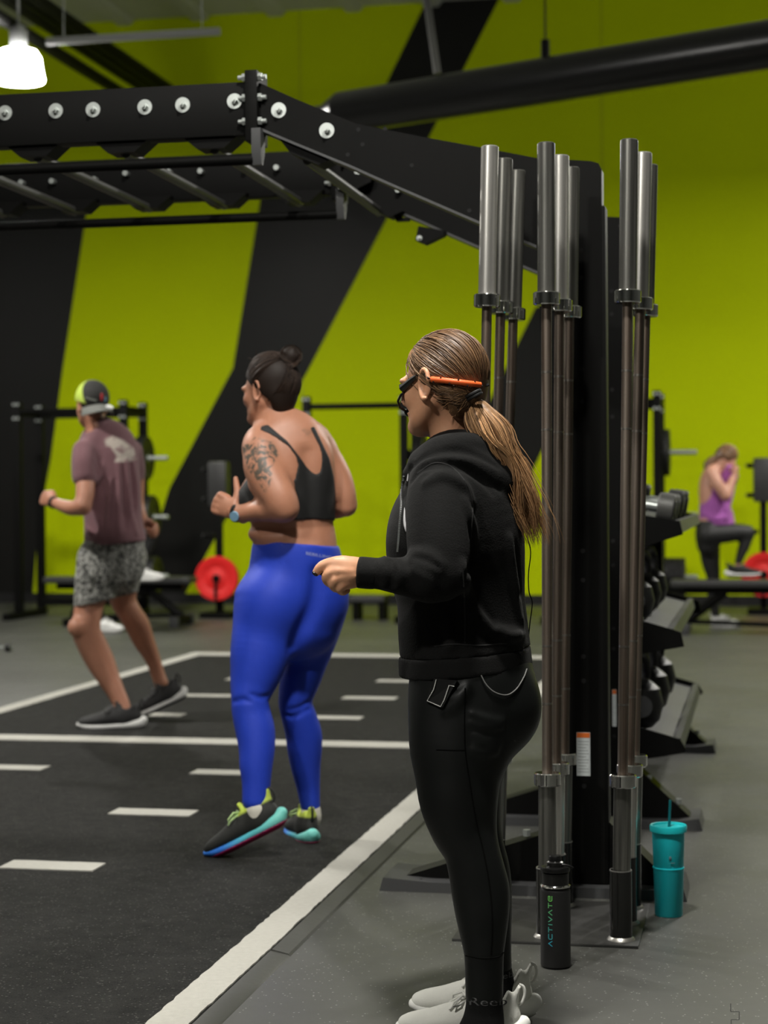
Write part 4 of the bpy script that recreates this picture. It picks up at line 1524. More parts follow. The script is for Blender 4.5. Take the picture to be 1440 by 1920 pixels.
def text_on(s, word, px0, px1, py, h_px, mm, parent, slant=0.0, curve=0.0, root=None, name='lettering'):
    cu = bpy.data.curves.new('w', 'FONT'); cu.body = word; cu.size = 1.0; cu.resolution_u = 3
    to = bpy.data.objects.new('w', cu); COL.objects.link(to)
    dg = bpy.context.evaluated_depsgraph_get()
    me = bpy.data.meshes.new_from_object(to.evaluated_get(dg))
    bpy.data.objects.remove(to); bpy.data.curves.remove(cu)
    co = np.array([v.co[:] for v in me.vertices])
    x0, x1 = co[:, 0].min(), co[:, 0].max()
    bm = bmesh.new(); bm.from_mesh(me); bpy.data.meshes.remove(me)
    for v in bm.verts:
        t = (v.co.x - x0) / (x1 - x0)
        x = px0 + (px1 - px0) * t
        y = py + slant * t + curve * math.sin(t * math.pi) - v.co.y / 0.7 * h_px
        v.co = s.hit(x, y, .0012)
    mb = MB(); mb.bm.free(); mb.bm = bm
    return obj(name, mb, mm, parent, 0)


knit = mat('grey sock lettering', (.075, .075, .075), .9)
text_on(sk, 'Reeb', 880, 951, 1884, 15, knit, sockT, 0, 2)
text_on(sk2, 'eb', 943, 963, 1836, 11, knit, sockF, -5)

# --- hoodie
tor = [st(858, 862, 62, 4.34, .10), st(858, 900, 92, 4.33, .17), st(858, 950, 108, 4.33, .19), st(856, 1010, 126, 4.32, .185), st(857, 1060, 127, 4.32, .175), st(864, 1120, 120, 4.32, .17), st(868, 1180, 122, 4.32, .172), st(872, 1222, 123, 4.32, .178)]
hem = [st(872, 1216, 122, 4.32, .176), st(872, 1240, 125, 4.32, .180), st(874, 1264, 126, 4.32, .182)]
upN = [st(826, 895, 58, 4.2, .075), st(822, 950, 61, 4.15, .075), st(822, 1010, 60, 4.11, .070), st(822, 1060, 55, 4.09, .066), st(806, 1086, 42, 4.085, .06)]
foN = [st(830, 1082, 44, 4.085, .06), st(790, 1084, 40, 4.08, .056), st(750, 1080, 35, 4.08, .05), st(715, 1076, 30, 4.08, .044), st(690, 1074, 29, 4.08, .04)]
upF = [st(905, 895, 50, 4.47, .07), st(890, 960, 48, 4.53, .066), st(862, 1030, 44, 4.54, .062)]
foF = [st(862, 1036, 42, 4.54, .06), st(834, 1058, 34, 4.54, .05), st(806, 1066, 29, 4.52, .042)]
allp = tor + hem + upN + foN + upF + foF
lo, hi = box(allp, .02)
hd = SDF(lo, hi, .0055)
hd.chain(tor, .02).chain(upN, .035).chain(upF, .035).chain(foN, .02).chain(foF, .02)
hd.ell(P(770, 1008, 4.35), (.038, .12, .08), None, .05)                # chest
# lying hood: a thick soft roll around the neck and a pouch behind
for pts in ([(790, 862, 20, 4.23, .03), (822, 838, 20, 4.2, .03), (868, 832, 21, 4.21, .03), (912, 846, 24, 4.26, .035), (938, 872, 24, 4.32, .045), (938, 880, 26, 4.4, .05), (900, 850, 24, 4.47, .04)],
            [(772, 884, 14, 4.26, .026), (800, 866, 18, 4.22, .03), (850, 862, 22, 4.19, .03), (900, 880, 26, 4.21, .036), (940, 905, 28, 4.3, .06), (940, 900, 28, 4.4, .06)]):
    hd.chain([st(*q) for q in pts], .022)
hd.ell(P(928, 900, 4.32), (.062, .10, .065), None, .03)
hd.ell(P(858, 800, 4.34), (.058, .062, .085), None, .015, True)        # neck opening
hd.ell(P(852, 845, 4.33), (.05, .055, .05), None, .012, True)
# creases of the fleece
def creases(s, lst, r=.007, k=.016, cut=False):
    for pts in lst:
        a = catmull(np.array(pts, float), 4)
        pp = [s.hit(x, y) for x, y in a]
        n_ = len(pp)
        s.chain([(q.x, q.y, q.z, r * (.35 + .65 * math.sin(math.pi * i / (n_ - 1))), r * (.35 + .65 * math.sin(math.pi * i / (n_ - 1)))) for i, q in enumerate(pp)], k, cut=cut, n=1)


creases(hd, [[(772, 1038), (800, 1042), (826, 1058)], [(772, 1052), (800, 1058), (820, 1072)], [(778, 1070), (800, 1085), (812, 1100)], [(722, 1048), (726, 1072), (722, 1098)], [(742, 1052), (748, 1078), (742, 1104)],
             [(873, 1075), (885, 1120), (905, 1160), (930, 1186), (968, 1190)], [(955, 1010), (962, 1080), (972, 1140), (978, 1170)], [(868, 1060), (872, 1130), (876, 1200)], [(935, 1180), (955, 1192), (980, 1190)],
             [(872, 940), (884, 985), (888, 1040)], [(800, 905), (830, 892), (868, 910), (884, 940)], [(845, 1160), (848, 1200), (842, 1215)]], .010, .02)
creases(hd, [[(776, 1045), (802, 1051), (822, 1064)], [(880, 985), (884, 1040), (872, 1090)], [(968, 1020), (974, 1090), (982, 1150)], [(886, 1080), (902, 1130), (930, 1172)], [(733, 1050), (737, 1074), (734, 1100)],
             [(790, 880), (835, 872), (890, 890), (925, 925)]], .006, .012, True)
creases(hd, [[(768, 880), (795, 856), (830, 846), (868, 846), (905, 858), (935, 876)], [(772, 902), (790, 880), (822, 868), (868, 876), (905, 900), (938, 918)]], .0085, .012, True)
hd.plane(P(690, 1074, 4.08), tuple(P(672, 1071, 4.08) - P(700, 1075, 4.08)))
hoodF = hd.F.copy()
zh = P(872, 1228, 4.32).z
# slightly tilted hem line
hnrm = (P(1000, 1244, 4.32) - P(748, 1268, 4.32)); hn = Vector((hnrm.z, 0, -hnrm.x)); hn = -hn if hn.z > 0 else hn
hd.plane(P(872, 1222, 4.32), hn)
hood = part('hoodie', hd.mesh(), cloth, tr)
hb = SDF(lo, (hi[0], hi[1], zh + .05), .0055)
hb.chain([(*q[:3], q[3] * .985, q[4] * .985) for q in tor[-2:]] + hem, .01)
hb.plane(P(872, 1220, 4.32), -hn); hb.plane(P(874, 1258, 4.32), hn)
_sub('waistband', *hb.mesh(), rib, hood, tr)
cu_ = [st(712, 1076, 29.5, 4.08, .0435), st(690, 1074.5, 30, 4.08, .042), st(673, 1073, 30, 4.08, .0415)]
cs = SDF(np.min([q[:3] for q in cu_], 0) - .08, np.max([q[:3] for q in cu_], 0) + .08, .004)
cs.chain(cu_, .01, cap=.25)
ax_ = P(672, 1072, 4.08) - P(712, 1076, 4.08)
cs.plane(P(706, 1075, 4.08), -ax_)
_sub('cuff', *cs.mesh(), rib, hood, tr)
seam_m = mat('fleece seam', (.006, .006, .006), .9)
for pts in ([(782, 888), (815, 868), (850, 878), (878, 915), (886, 960), (882, 1010)], [(868, 1070), (871, 1130), (872, 1206)], [(815, 1212), (850, 1208), (900, 1210), (950, 1206)]):
    obj('seam', MB().tube(line_on(hd, pts, 0, -.0008), .0022, 5), seam_m, hood)
zip_p = line_on(hd, [(757, 893), (753, 920), (752, 950), (749, 985), (747, 1012), (745, 1034)], 0, .001, 10)
obj('zip', MB().tube(zip_p, .0028, 6), mat('zip tape', (.03, .03, .03), .5), hood)
tm = MB()
for q in zip_p[::1]:
    tm.box(q - Vector((0, .003, 0)), (.0042, .002, .0018))
obj('zip_teeth', tm, M['zinc'], hood, kind='stuff')
obj('drawstring', MB().tube([P(x, y, hd.hit(752, y).y - .012) for x, y in catmull(np.array([(763, 930), (761, 948), (759, 975), (761, 990), (767, 1003)], float), 8)], .0036, 8), mat('grey drawstring', (.38, .38, .39), .7), hood)
obj('drawstring', MB().tube([P(x, y, hd.hit(765, 892).y - .004) for x, y in ((770, 882), (766, 890), (764, 902))], .0024, 6), bpy.data.materials['grey drawstring'], hood)

# --- head, neck, hands: the skin
hdC = P(831, 726, 4.32)
hdR = frame((-math.cos(math.radians(39)), math.sin(math.radians(39))), 0.02)
HK = 1.03
sn = SDF(np.array(hdC) - (.15, .15, .24), np.array(hdC) + (.15, .15, .17), .0032)
head(sn, hdC, hdR, HK)
sn.chain([st(842, 770, 40, 4.33, .05), st(845, 805, 38, 4.33, .05), st(850, 840, 42, 4.33, .055), st(852, 880, 55, 4.33, .07)], .025)
headVQ = sn.mesh()
hn_lo = np.array(P(640, 1110, 4.08)) - (.10, .12, .05); hn_hi = np.array(P(640, 1030, 4.08)) + (.10, .12, .05)
hs = SDF(hn_lo, hn_hi, .0022)
C_ = lambda pts, k=.006: hs.chain([st(px, py, r, Y, r * Y / F * rr) for (px, py, r, Y, rr) in pts], k, n=4)
C_([(712, 1076, 23, 4.08, .8), (690, 1074, 24, 4.08, .75), (668, 1073, 29, 4.076, .7), (650, 1074, 31, 4.068, .66), (636, 1076, 28, 4.064, .62)], .014)     # wrist and back of the hand
C_([(640, 1056, 12.5, 4.070, 1), (628, 1055, 11.5, 4.064, 1), (610, 1059, 10.5, 4.066, 1), (600, 1065, 9.5, 4.068, 1), (593, 1073, 7.5, 4.07, 1)], .012)           # index
C_([(634, 1071, 11, 4.062, 1), (621, 1073, 10.5, 4.054, 1), (612, 1083, 9.5, 4.058, 1), (618, 1093, 8.5, 4.08, 1), (630, 1094, 7.5, 4.1, 1)], .007)                # middle, curled
C_([(640, 1083, 10.5, 4.06, 1), (629, 1087, 10, 4.051, 1), (624, 1096, 9, 4.056, 1), (630, 1103, 8, 4.078, 1), (640, 1101, 7, 4.096, 1)], .007)                 # ring
C_([(650, 1092, 9.5, 4.062, 1), (641, 1098, 9, 4.055, 1), (637, 1105, 8, 4.06, 1), (643, 1110, 7, 4.08, 1), (651, 1107, 6, 4.092, 1)], .007)                # little
C_([(668, 1060, 15, 4.1, 1), (645, 1056, 12, 4.125, 1), (625, 1064, 10, 4.13, 1), (608, 1074, 8, 4.115, 1)], .012)                                       # thumb, behind the remote
for pts in ([(660, 1072, 2.2, 4.050), (634, 1071, 3.2, 4.046)], [(664, 1082, 2.2, 4.050), (641, 1084, 3.0, 4.048)]):
    C_([(a, b, r, Y, 1) for a, b, r, Y in pts], .012)
handVQ = hs.mesh()
far = SDF(np.array(P(770, 1080, 4.5)) - .16, np.array(P(770, 1080, 4.5)) + .16, .004)
hand(far, P(800, 1066, 4.52), (-1, -.35, .04), (.2, 1, .2), (0, 0, 1), .95, (.6, .6, .7, .7), wr=.025)
bodyB = SDF(np.minimum(lo, box(hipsT + legN + legF)[0]), hi, .012)
bodyB.chain(tor, .02, grow=-.02).chain(hipsT, .03, grow=-.02).chain(legN, .03, grow=-.009).chain(legF, .03, grow=-.009).chain(upN, .03, grow=-.018).chain(upF, .03, grow=-.018).chain(foN, .03, grow=-.012).chain(foF, .03, grow=-.012)
bodyB.chain([st(850, 850, 40, 4.33, .05), st(856, 900, 60, 4.33, .1)], .03)
part('body', join_meshes([headVQ, handVQ, far.mesh(), bodyB.mesh()]), skinT, tr)
ntip = P(590.5, 1076, 4.065)
nail = MB().ball(ntip, (.0042, .006, .0075), 10, Matrix.Rotation(-.9, 3, 'Y'))
obj('black_fingernail', nail, M['black_plastic'], tr)
rem = thing('remote', P(622, 1080, 4.09), 'small black remote in the hand of the woman in the hoodie', 'remote')
obj('case', MB().box(P(624, 1078, 4.1), (.075, .022, .022), 0, .006, Matrix.Rotation(.42, 3, 'Y')), M['black_plastic'], rem)
obj('button', MB().rod(P(608, 1071, 4.1), P(608, 1071, 4.1) + Vector((-.004, 0, .013)), .004, 10), M['shelf_steel'], rem)

# --- hair: combed back over the skull into a tie, then the ponytail
hairT = hair_mat('light brown hair', (.050, .023, .009), (.70, .39, .18), .5)
Rn = np.array(hdR)
hs2 = SDF(np.array(hdC) - (.15, .15, .13), np.array(hdC) + (.15, .15, .17), .0035)
W_ = lambda x, y, z: np.array(hdC) + Rn @ (np.array([x, y, z]) * HK)
hs2.ell(W_(-.014, 0, .036), np.array((.097, .079, .090)) * HK, Rn)
hs2.ell(W_(-.052, 0, -.012), np.array((.05, .058, .05)) * HK, Rn, .03)
fw, upv, lf = Rn[:, 0], Rn[:, 2], Rn[:, 1]
hs2.plane(W_(.062, 0, .055), fw * .9 + upv * -.42)                 # hairline over the brow and temples
hs2.plane(W_(-.026, 0, -.012), fw * .62 + upv * -.75)              # behind the ears down to the nape
hs2.ell(W_(-.056, 0, -.035), np.array((.034, .047, .045)) * HK, Rn, .02)
capV, capQ = hs2.mesh(2)
tie = P(888, 737, 4.272)
te = np.array(tie) - (np.array(hdC) + Rn @ (np.array([-.012, 0, .035]) * HK))
te = te @ Rn


def startsT():
    while True:
        m_ = RNG.random()
        if m_ < .72:                       # along the hairline of brow, temple and above the ear
            th = RNG.uniform(-1.9, 1.9)
            a = np.array([.62 * math.cos(th * .75) + .08, math.sin(th) * .85, .75 * max(.02, math.cos(th)) + .12])
            a = np.array([.72 - .5 * abs(th / 1.9) ** 1.5, math.sin(th / 1.9 * 1.5) * .9, .62 - .62 * abs(th / 1.9) ** 2])
        else:                              # anywhere over the crown, and from the nape up
            a = RNG.normal(0, 1, 3)
            a[0] = -abs(a[0]) * .5 + .35 * RNG.random()
            if RNG.random() < .35:
                a = np.array([-.3 - .3 * RNG.random(), RNG.uniform(-.75, .75), -.75])
        return a + RNG.normal(0, .05, 3)


cv = scalp(hdC, hdR, HK, (.098, .080, .091), startsT, te, 900, (.0, .0045), 16)
V1, Q1, t1 = strands(cv, .0010, .50 * RNG.beta(1.5, 3.0, len(cv)))
tail = np.array([(886, 737, 9, 4.275), (893, 757, 20, 4.26), (914, 793, 37, 4.245), (930, 825, 33, 4.235), (946, 846, 28, 4.235), (963, 870, 25, 4.24), (975, 915, 29, 4.245), (983, 960, 28, 4.25), (996, 1003, 24, 4.255)])
tc_ = catmull(tail, 5)
n_t = 1300
cur = []
for i in range(n_t):
    a = RNG.uniform(0, 2 * math.pi); rr = math.sqrt(RNG.random())
    stp = RNG.uniform(.6, 1.0) if RNG.random() < .7 else RNG.uniform(.97, 1.06)
    lk = int(a / 6.2832 * 9); amp, ph, fr = .30 + .10 * (lk % 3) + RNG.normal(0, .06), lk * 2.4 + RNG.normal(0, .22), 1.15 + .22 * (lk % 4) + RNG.normal(0, .06)
    fly = RNG.normal(0, 1.1) if RNG.random() < .2 else 0
    pts = []
    K = len(tc_)
    for j in range(22):
        t = j / 21 * stp
        f_ = min(t, 1.06) * (K - 1); j0 = min(int(f_), K - 2); q = tc_[j0] + (tc_[j0 + 1] - tc_[j0]) * (f_ - j0)
        ra = rr * (1 + fly * t * t)
        wob = amp * math.sin(ph + fr * 6.28 * t) * t
        x = q[0] + q[2] * (ra * math.cos(a) + wob) + (RNG.normal(0, .5) if t > .3 else 0)
        y = q[1] + (6 * t * t * rr * math.sin(a))
        Yd = q[3] + q[2] / 795 * .75 * ra * math.sin(a)
        pts.append(P(x, y, Yd)[:])
    cur.append(pts)
V2, Q2, t2 = strands(np.array(cur), .0011, np.clip(RNG.beta(2.2, 1.9, n_t), 0, 1))
# loose wisps at the nape and crown
wisp = []
for i in range(70):
    x0, y0 = RNG.uniform(835, 882), RNG.uniform(742, 768)
    p0 = sn.hit(x0, y0, .001)
    L = RNG.uniform(.01, .04)
    d = Vector((RNG.uniform(-.5, .6), -.4, RNG.uniform(-1, -.1))).normalized()
    wisp.append([(p0 + d * L * t + Vector((.006 * math.sin(3 * t), -.004 * t, 0)))[:] for t in np.linspace(0, 1, 22)])
V3, Q3, t3 = strands(np.array(wisp), .0006, RNG.beta(2, 2, len(wisp)))
nape = []
for i in range(420):
    t_ = RNG.random()
    x0, y0 = 808 + 70 * t_ + RNG.normal(0, 3), 722 + 48 * t_ + RNG.normal(0, 5)
    if RNG.random() < .35:
        x0, y0 = RNG.uniform(806, 880), 718 + RNG.uniform(0, 10)
    x1, y1 = 885 + RNG.normal(0, 3), 737 + RNG.normal(0, 3)
    o_ = RNG.uniform(.0006, .0045); bow = RNG.normal(2, 4)
    nape.append([hs2.hit(x0 + (x1 - x0) * t, y0 + (y1 - y0) * t + bow * math.sin(t * math.pi), o_ * min(1, t * 5))[:] for t in np.linspace(0, 1, 22)])
V4, Q4, t4 = strands(np.array(nape), .0010, .6 * RNG.beta(1.5, 2.8, len(nape)))
V3, Q3, t3 = join_meshes([(V3, Q3), (V4, Q4)]) + (np.concatenate([t3, t4]),)
VV_, QQ_ = join_meshes([(capV, capQ), (V1, Q1), (V2, Q2), (V3, Q3)])
tone = np.concatenate([np.full(len(capV), .12), t1, t2, t3])
hairO = part('hair', (VV_, QQ_), hairT, tr, {'tone': tone})
cs2 = SDF(np.array(P(890, 1000, 4.24)) - (.08, .12, .06), np.array(P(980, 740, 4.26)) + (.09, .12, .05), .004)
cs2.chain([st(q[0], q[1], q[2] * .72, q[3], q[2] / 795 * .55) for q in tail[:-2]] + [st(983, 955, 6, 4.25, .006)], .01)
cV, cQ = cs2.mesh()
_sub('ponytail_core', cV, cQ, hairT, hairO, tr, {'tone': np.full(len(cV), .3)})
tieC = P(889, 741, min(hs2.hit(884, 738).y, 4.262) - .006)
for o_ in (-.0035, .0035):
    obj('hair_tie', MB().tube([tieC + Vector((.45, 0, -.88)) * o_ + Vector((.88, 0, .45)) * math.cos(a) * .0165 + Vector((.05, -1, .08)) * math.sin(a) * .0175 for a in np.linspace(0, 6.28, 18, endpoint=False)], .0042, 8, True), M['black_matt'], hairO)
# --- glasses, strap, microphone, earring
gl = mat('black glasses frame', (.006, .006, .006), .42)
ear = hdC + hdR @ Vector((-.002, .078, .030)) * HK
brow = hdC + hdR @ Vector((.069, .0600, -.001)) * HK
frontc = hdC + hdR @ Vector((.105, .0, .006)) * HK
sg = obj('sunglasses', MB().tube([ear, ear.lerp(brow, .5) + Vector((0, -.003, .002)), brow], (.0035, .0065, .0095), 10)
         .tube([brow, hdC + hdR @ Vector((.094, .035, .008)) * HK, frontc, hdC + hdR @ Vector((.094, -.035, .008)) * HK, hdC + hdR @ Vector((.069, -.0600, -.001)) * HK], .0042, 8)
         .tube([hdC + hdR @ Vector((.069, -.0600, -.001)) * HK, hdC + hdR @ Vector((-.004, -.078, .024)) * HK], .0035, 8), gl, tr)
lm = mat('dark red lens', (.06, .008, .004), .08, coat=1)
for y in (1, -1):
    lens = [hdC + hdR @ Vector((x, y * yy, z)) * HK for x, yy, z in ((.069, .0605, .002), (.094, .036, .006), (.103, .012, .006), (.102, .014, -.018), (.093, .036, -.031), (.066, .0595, -.030))]
    obj('lens', MB().prism(lens, hdR @ Vector((-.002, 0, 0))), lm, sg)
# orange float strap curving round the back of the head
sp_px = [(809, 711), (830, 713), (855, 716), (880, 719), (900, 721.5)]
sp = [P(x, y, 4.23 + .0 * i) for i, (x, y) in enumerate(sp_px)]
cen = hdC
pts = []
for (x, y) in catmull(np.array(sp_px, float), 3):
    h_ = hs2.hit(x, y, .0095)
    pts.append(h_)
obj('orange_strap', MB().tube(pts, .0066, 12), mat('orange foam strap', (.85, .13, .02), .55), sg)
nm = MB()
for i in range(len(pts) - 1):
    if i % 2 == 0:
        q = pts[i].lerp(pts[i + 1], .5)
        nm.box(q + Vector((0, -.004, .0055 if i % 4 else -.0055)), (.0035, .005, .003))
obj('strap_marks', nm, M['black_matt'], sg)
e1 = pts[-1]
obj('cord', MB().tube([ear, sn.hit(803, 709, .003), pts[0]], .0018, 6).tube([e1, e1 + Vector((.008, .03, -.003)), hdC + hdR @ Vector((-.112, -.02, .0)) * HK], .0035, 6), M['black_matt'], sg)
mouth = hdC + hdR @ Vector((.105, .018, -.058)) * HK
tmp = hdC + hdR @ Vector((.085, .06, .0)) * HK
bpts = [P(764, 731, brow.y - .0), P(752, 740, brow.y + .01), P(746, 752, brow.y + .02), P(750, 764, brow.y + .03), P(762, 772, mouth.y)]
hm = obj('headset_microphone', MB().tube([brow] + bpts, .0028, 8), M['black_plastic'], tr)
obj('foam_tip', MB().ball(P(768, 774, mouth.y), (.014, .012, .010), 14, Matrix.Rotation(.5, 3, 'Y')), M['black_matt'], hm)
ei = MB().tube([P(796.5 + (21 / 5) * math.cos(a), 746 + 5.5 * math.sin(a), ear.y - .006) for a in np.linspace(-.6, 3.6, 12)], .0008, 5)
obj('hoop_earring', ei, mat('silver earring', (.75, .72, .65), .2, 1.0), tr)
# --- belt pack in the hip pocket and its cable
pk = lambda x, y, o=.001: lg.hit(x, y, o)
pack = obj('microphone_pack', MB().prism([pk(814, 1272, .012), pk(857, 1276, .012), pk(830, 1326, .012), pk(800, 1316, .012)], (0, .02, 0)), M['black_plastic'], tr)
obj('white_wire', MB().tube([pk(818, 1274, .014), pk(813, 1293, .014), pk(801, 1314, .014), pk(826, 1325, .014), pk(833, 1312, .014), pk(842, 1285, .014), pk(852, 1287, .014)], .0011, 6), mat('white wire', (.75, .75, .72), .4), pack)
obj('cable', MB().tube(line_on(lg, [(902, 1266), (912, 1284), (928, 1298), (950, 1303), (968, 1292), (982, 1270), (988, 1254)], 0, .003, 5), .0014, 6), mat('grey cable', (.16, .16, .155), .4), pack)
obj('cable', MB().tube([P(x, y, 4.3) for x, y in catmull(np.array([(988, 1006), (995, 1035), (991, 1075), (992, 1110), (998, 1130), (994, 1165), (991, 1195), (988, 1240)], float), 4)], .0013, 6), M['black_plastic'], pack)
# --- shoes
white = {'upper': mat('white knit shoe', (.78, .78, .72), .7, bump=(380, .25, .002), vary=(14, .06)), 'midsole': mat('white foam sole', (.85, .85, .81), .55), 'outsole': mat('pale rubber outsole', (.5, .5, .48), .6),
         'laces': mat('white laces', (.66, .66, .62), .8), 'heel_tab': mat('white heel tab', (.66, .66, .62), .7)}
gN = P(966, 1957, 4.21); gN.z = 0
shoe(tr, gN, (-1, .04), white, 0, .925, low=True)
gF = P(988, 1912, 4.39); gF.z = 0
shoe(tr, gF, (-1, .06), white, 0, .95, low=True)
# ================================================================== the woman in blue leggings, stepping on the turf
bl = thing('person', G(585, 1580), 'woman in bright blue leggings and black sports bra, dark hair in a bun', 'person')
skinB = skin_mat('pale skin with tattoo', (0.44, 0.20, 0.12), True)
blue = mat('blue leggings fabric', (0.016, 0.048, 0.46), 0.6, bump=(420, .12, .002), spec=.3)
bra_m = mat('black sports bra', (.011, .011, .011), .7, bump=(420, .2, .002))
YB = 6.5
hipsB = [st(553, 1012, 77, 6.50, .135), st(554, 1040, 83, 6.50, .145), st(556, 1075, 90, 6.51, .155), st(554, 1115, 97, 6.52, .16), st(545, 1155, 96, 6.53, .155)]
legL = [st(508, 1130, 70, 6.46, .115), st(497, 1175, 61, 6.44, .108), st(488, 1220, 56, 6.42, .10), st(481, 1255, 49, 6.41, .092), st(474, 1282, 42, 6.40, .082), st(468.5, 1310, 35, 6.38, .068), st(471, 1336, 36, 6.375, .066), st(478.5, 1369, 37, 6.365, .068), st(481.5, 1403, 34, 6.35, .064),
        st(480, 1435, 31, 6.335, .057), st(480.5, 1467, 27, 6.325, .05), st(479, 1501, 25, 6.315, .045)]
legR = [st(598, 1130, 56, 6.62, .11), st(590, 1170, 51, 6.63, .105), st(585, 1205, 43, 6.63, .098), st(577, 1236, 38, 6.62, .09), st(564, 1270, 38, 6.61, .08), st(553.5, 1313, 31.5, 6.60, .066), st(560, 1342, 32.5, 6.61, .064), st(569, 1374, 34, 6.63, .066), st(571, 1400, 33, 6.64, .063),
        st(573, 1435, 28, 6.65, .055), st(578, 1475, 22, 6.66, .045), st(582, 1512, 18, 6.66, .038)]
lo, hi = box(hipsB + legL + legR, .02)
hi[2] = P(553, 985, 6.5).z
lb_ = SDF(lo, hi, .006)
lb_.chain([st(552, 995, 76, 6.5, .13)] + hipsB, .02).chain(legL, .035).chain(legR, .035)
lb_.ell(P(510, 1130, 6.40), (.085, .08, .10), None, .06).ell(P(606, 1120, 6.50), (.07, .08, .095), None, .05)
creases(lb_, [[(594, 1075), (592, 1110), (584, 1145), (566, 1180), (550, 1212)]], .010, .05, True)
for pts in ([(470, 1302), (490, 1308), (503, 1304)], [(437, 1316), (455, 1312), (470, 1316)], [(540, 1332), (560, 1328), (582, 1314)], [(532, 1340), (550, 1344), (580, 1330)]):
    creases(lb_, [pts], .006, .014, True)
# waist edge: higher at the left, dips to the right
wp = [(476, 1018), (552, 1012), (632, 1026)]
wn = (P(632, 1026, 6.5) - P(476, 1012, 6.5)); wn = Vector((-wn.z, 0, wn.x)); wn = wn if wn.z > 0 else -wn
lbF = lb_.F.copy()
lb_.plane(P(555, 1017, 6.5), wn)
legB = part('leggings', lb_.mesh(), blue, bl)
lb2 = SDF(lo, hi, .006)
# cut the legs at the ankle
torB = [st(520, 806, 50, 6.46, .075), st(532, 826, 70, 6.46, .095), st(541, 855, 78, 6.465, .115), st(545, 890, 80, 6.47, .125), st(548, 930, 79, 6.48, .128), st(549, 965, 77, 6.49, .122), st(549, 990, 76, 6.5, .122), st(553, 1012, 77, 6.50, .13), st(554, 1040, 79, 6.50, .138)]
armL = [st(488, 848, 33, 6.375, .060), st(494, 878, 37, 6.35, .064), st(509, 908, 36, 6.32, .060), st(524, 934, 33, 6.30, .055), st(533, 952, 27, 6.30, .048)]
armL2 = [st(531, 950, 27, 6.30, .047), st(510, 956, 23, 6.32, .043), st(485, 958, 19.5, 6.35, .038), st(462, 962, 17, 6.38, .033), st(447, 962, 15.5, 6.40, .028), st(438, 960, 15, 6.41, .026)]
armR = [st(604, 842, 24, 6.56, .055), st(621, 868, 25, 6.56, .055), st(636, 900, 25, 6.55, .052), st(647, 930, 21, 6.54, .046), st(650, 950, 17, 6.54, .04)]
armR2 = [st(650, 950, 16, 6.54, .038), st(630, 958, 15, 6.60, .036), st(605, 958, 14, 6.68, .032), st(580, 952, 12, 6.76, .028)]
neckB = [st(515, 752, 29, 6.47, .055), st(517, 778, 28, 6.47, .055), st(522, 800, 36, 6.465, .06), st(530, 822, 60, 6.46, .075)]
headC = P(505, 736, 6.47)
headR = frame((-math.cos(math.radians(36)), math.sin(math.radians(36))), .04)
allB = torB + armL + armL2 + armR + armR2 + neckB
lo2 = np.minimum(np.min([q[:3] for q in allB], 0) - .16, np.array(headC) - .15); hi2 = np.maximum(np.max([q[:3] for q in allB], 0) + .16, np.array(headC) + .18)


def torsoB(s):
    s.chain(torB, .02)
    s.ell(P(478, 938, 6.42), (.062, .07, .07), None, .05)                        # bust
    s.ell(P(500, 930, 6.62), (.07, .06, .07), None, .05)
    s.chain([st(490, 832, 34, 6.40, .06), st(530, 812, 26, 6.45, .06), st(585, 816, 26, 6.53, .06), st(604, 838, 24, 6.56, .055)], .04)
    s.ell(P(530, 868, 6.375), (.045, .03, .07), None, .05).ell(P(600, 868, 6.44), (.035, .03, .07), None, .05)   # shoulder blades
    s.chain([st(577, 850, 4, 6.35, .012), st(582, 900, 5, 6.345, .014), st(585, 960, 6, 6.355, .016), st(586, 1010, 7, 6.355, .016)], .045, cut=True)   # spine
    return s


bd = SDF(lo2, hi2, .0052)
torsoB(bd)
bd.chain(neckB, .03).chain(armL, .03).chain(armL2, .02).chain(armR, .025).chain(armR2, .015)
bd.chain([st(489, 1004, 14, 6.46, .05), st(505, 1007, 12, 6.42, .04), st(530, 1006, 8, 6.39, .02)], .03)      # soft fold above the waistband
head(bd, headC, headR, 1.0)
V, Q = bd.mesh()
hb_ = SDF(np.array(P(420, 945, 6.42)) - (.11, .12, .12), np.array(P(420, 945, 6.42)) + (.11, .12, .12), .003)
hand(hb_, P(444, 961, 6.405), (-.86, .28, .42), (-.25, -.95, .0), (.25, .1, 1), .98, (1.25, 1.3, 1.35, 1.4), (1.25, .35), wr=.027)
fB = SDF(np.array(P(560, 948, 6.84)) - .14, np.array(P(560, 948, 6.84)) + .14, .004)
hand(fB, P(577, 951, 6.77), (-.5, .85, .1), (-.85, -.5, 0), (0, 0, 1), .95, (1.2, 1.25, 1.3, 1.3), (.9, .5), wr=.024)
inner = SDF(lo, hi, .011)
inner.chain(hipsB, .03, grow=-.02).chain(legL, .03, grow=-.01).chain(legR, .03, grow=-.01)
ank = SDF(np.array(P(530, 1530, 6.5)) - (.26, .3, .16), np.array(P(530, 1530, 6.5)) + (.26, .3, .14), .005)
ank.chain([st(479, 1480, 22, 6.32, .04), st(479, 1505, 21.5, 6.315, .039)], .01)
ank.chain([st(581, 1495, 16, 6.66, .034), st(582.5, 1515, 16, 6.66, .034)], .01)
VB, QB = join_meshes([(V, Q), hb_.mesh(), fB.mesh(), inner.mesh(), ank.mesh()])
px_, py_ = project(VB)
ink = np.clip(-poly_sd(px_, py_, [(452, 838), (478, 818), (512, 828), (525, 850), (508, 880), (512, 888), (505, 918), (492, 928), (484, 905), (462, 880)]) / 3.0, 0, 1)
ink = ink * (VB[:, 1] < 6.42)
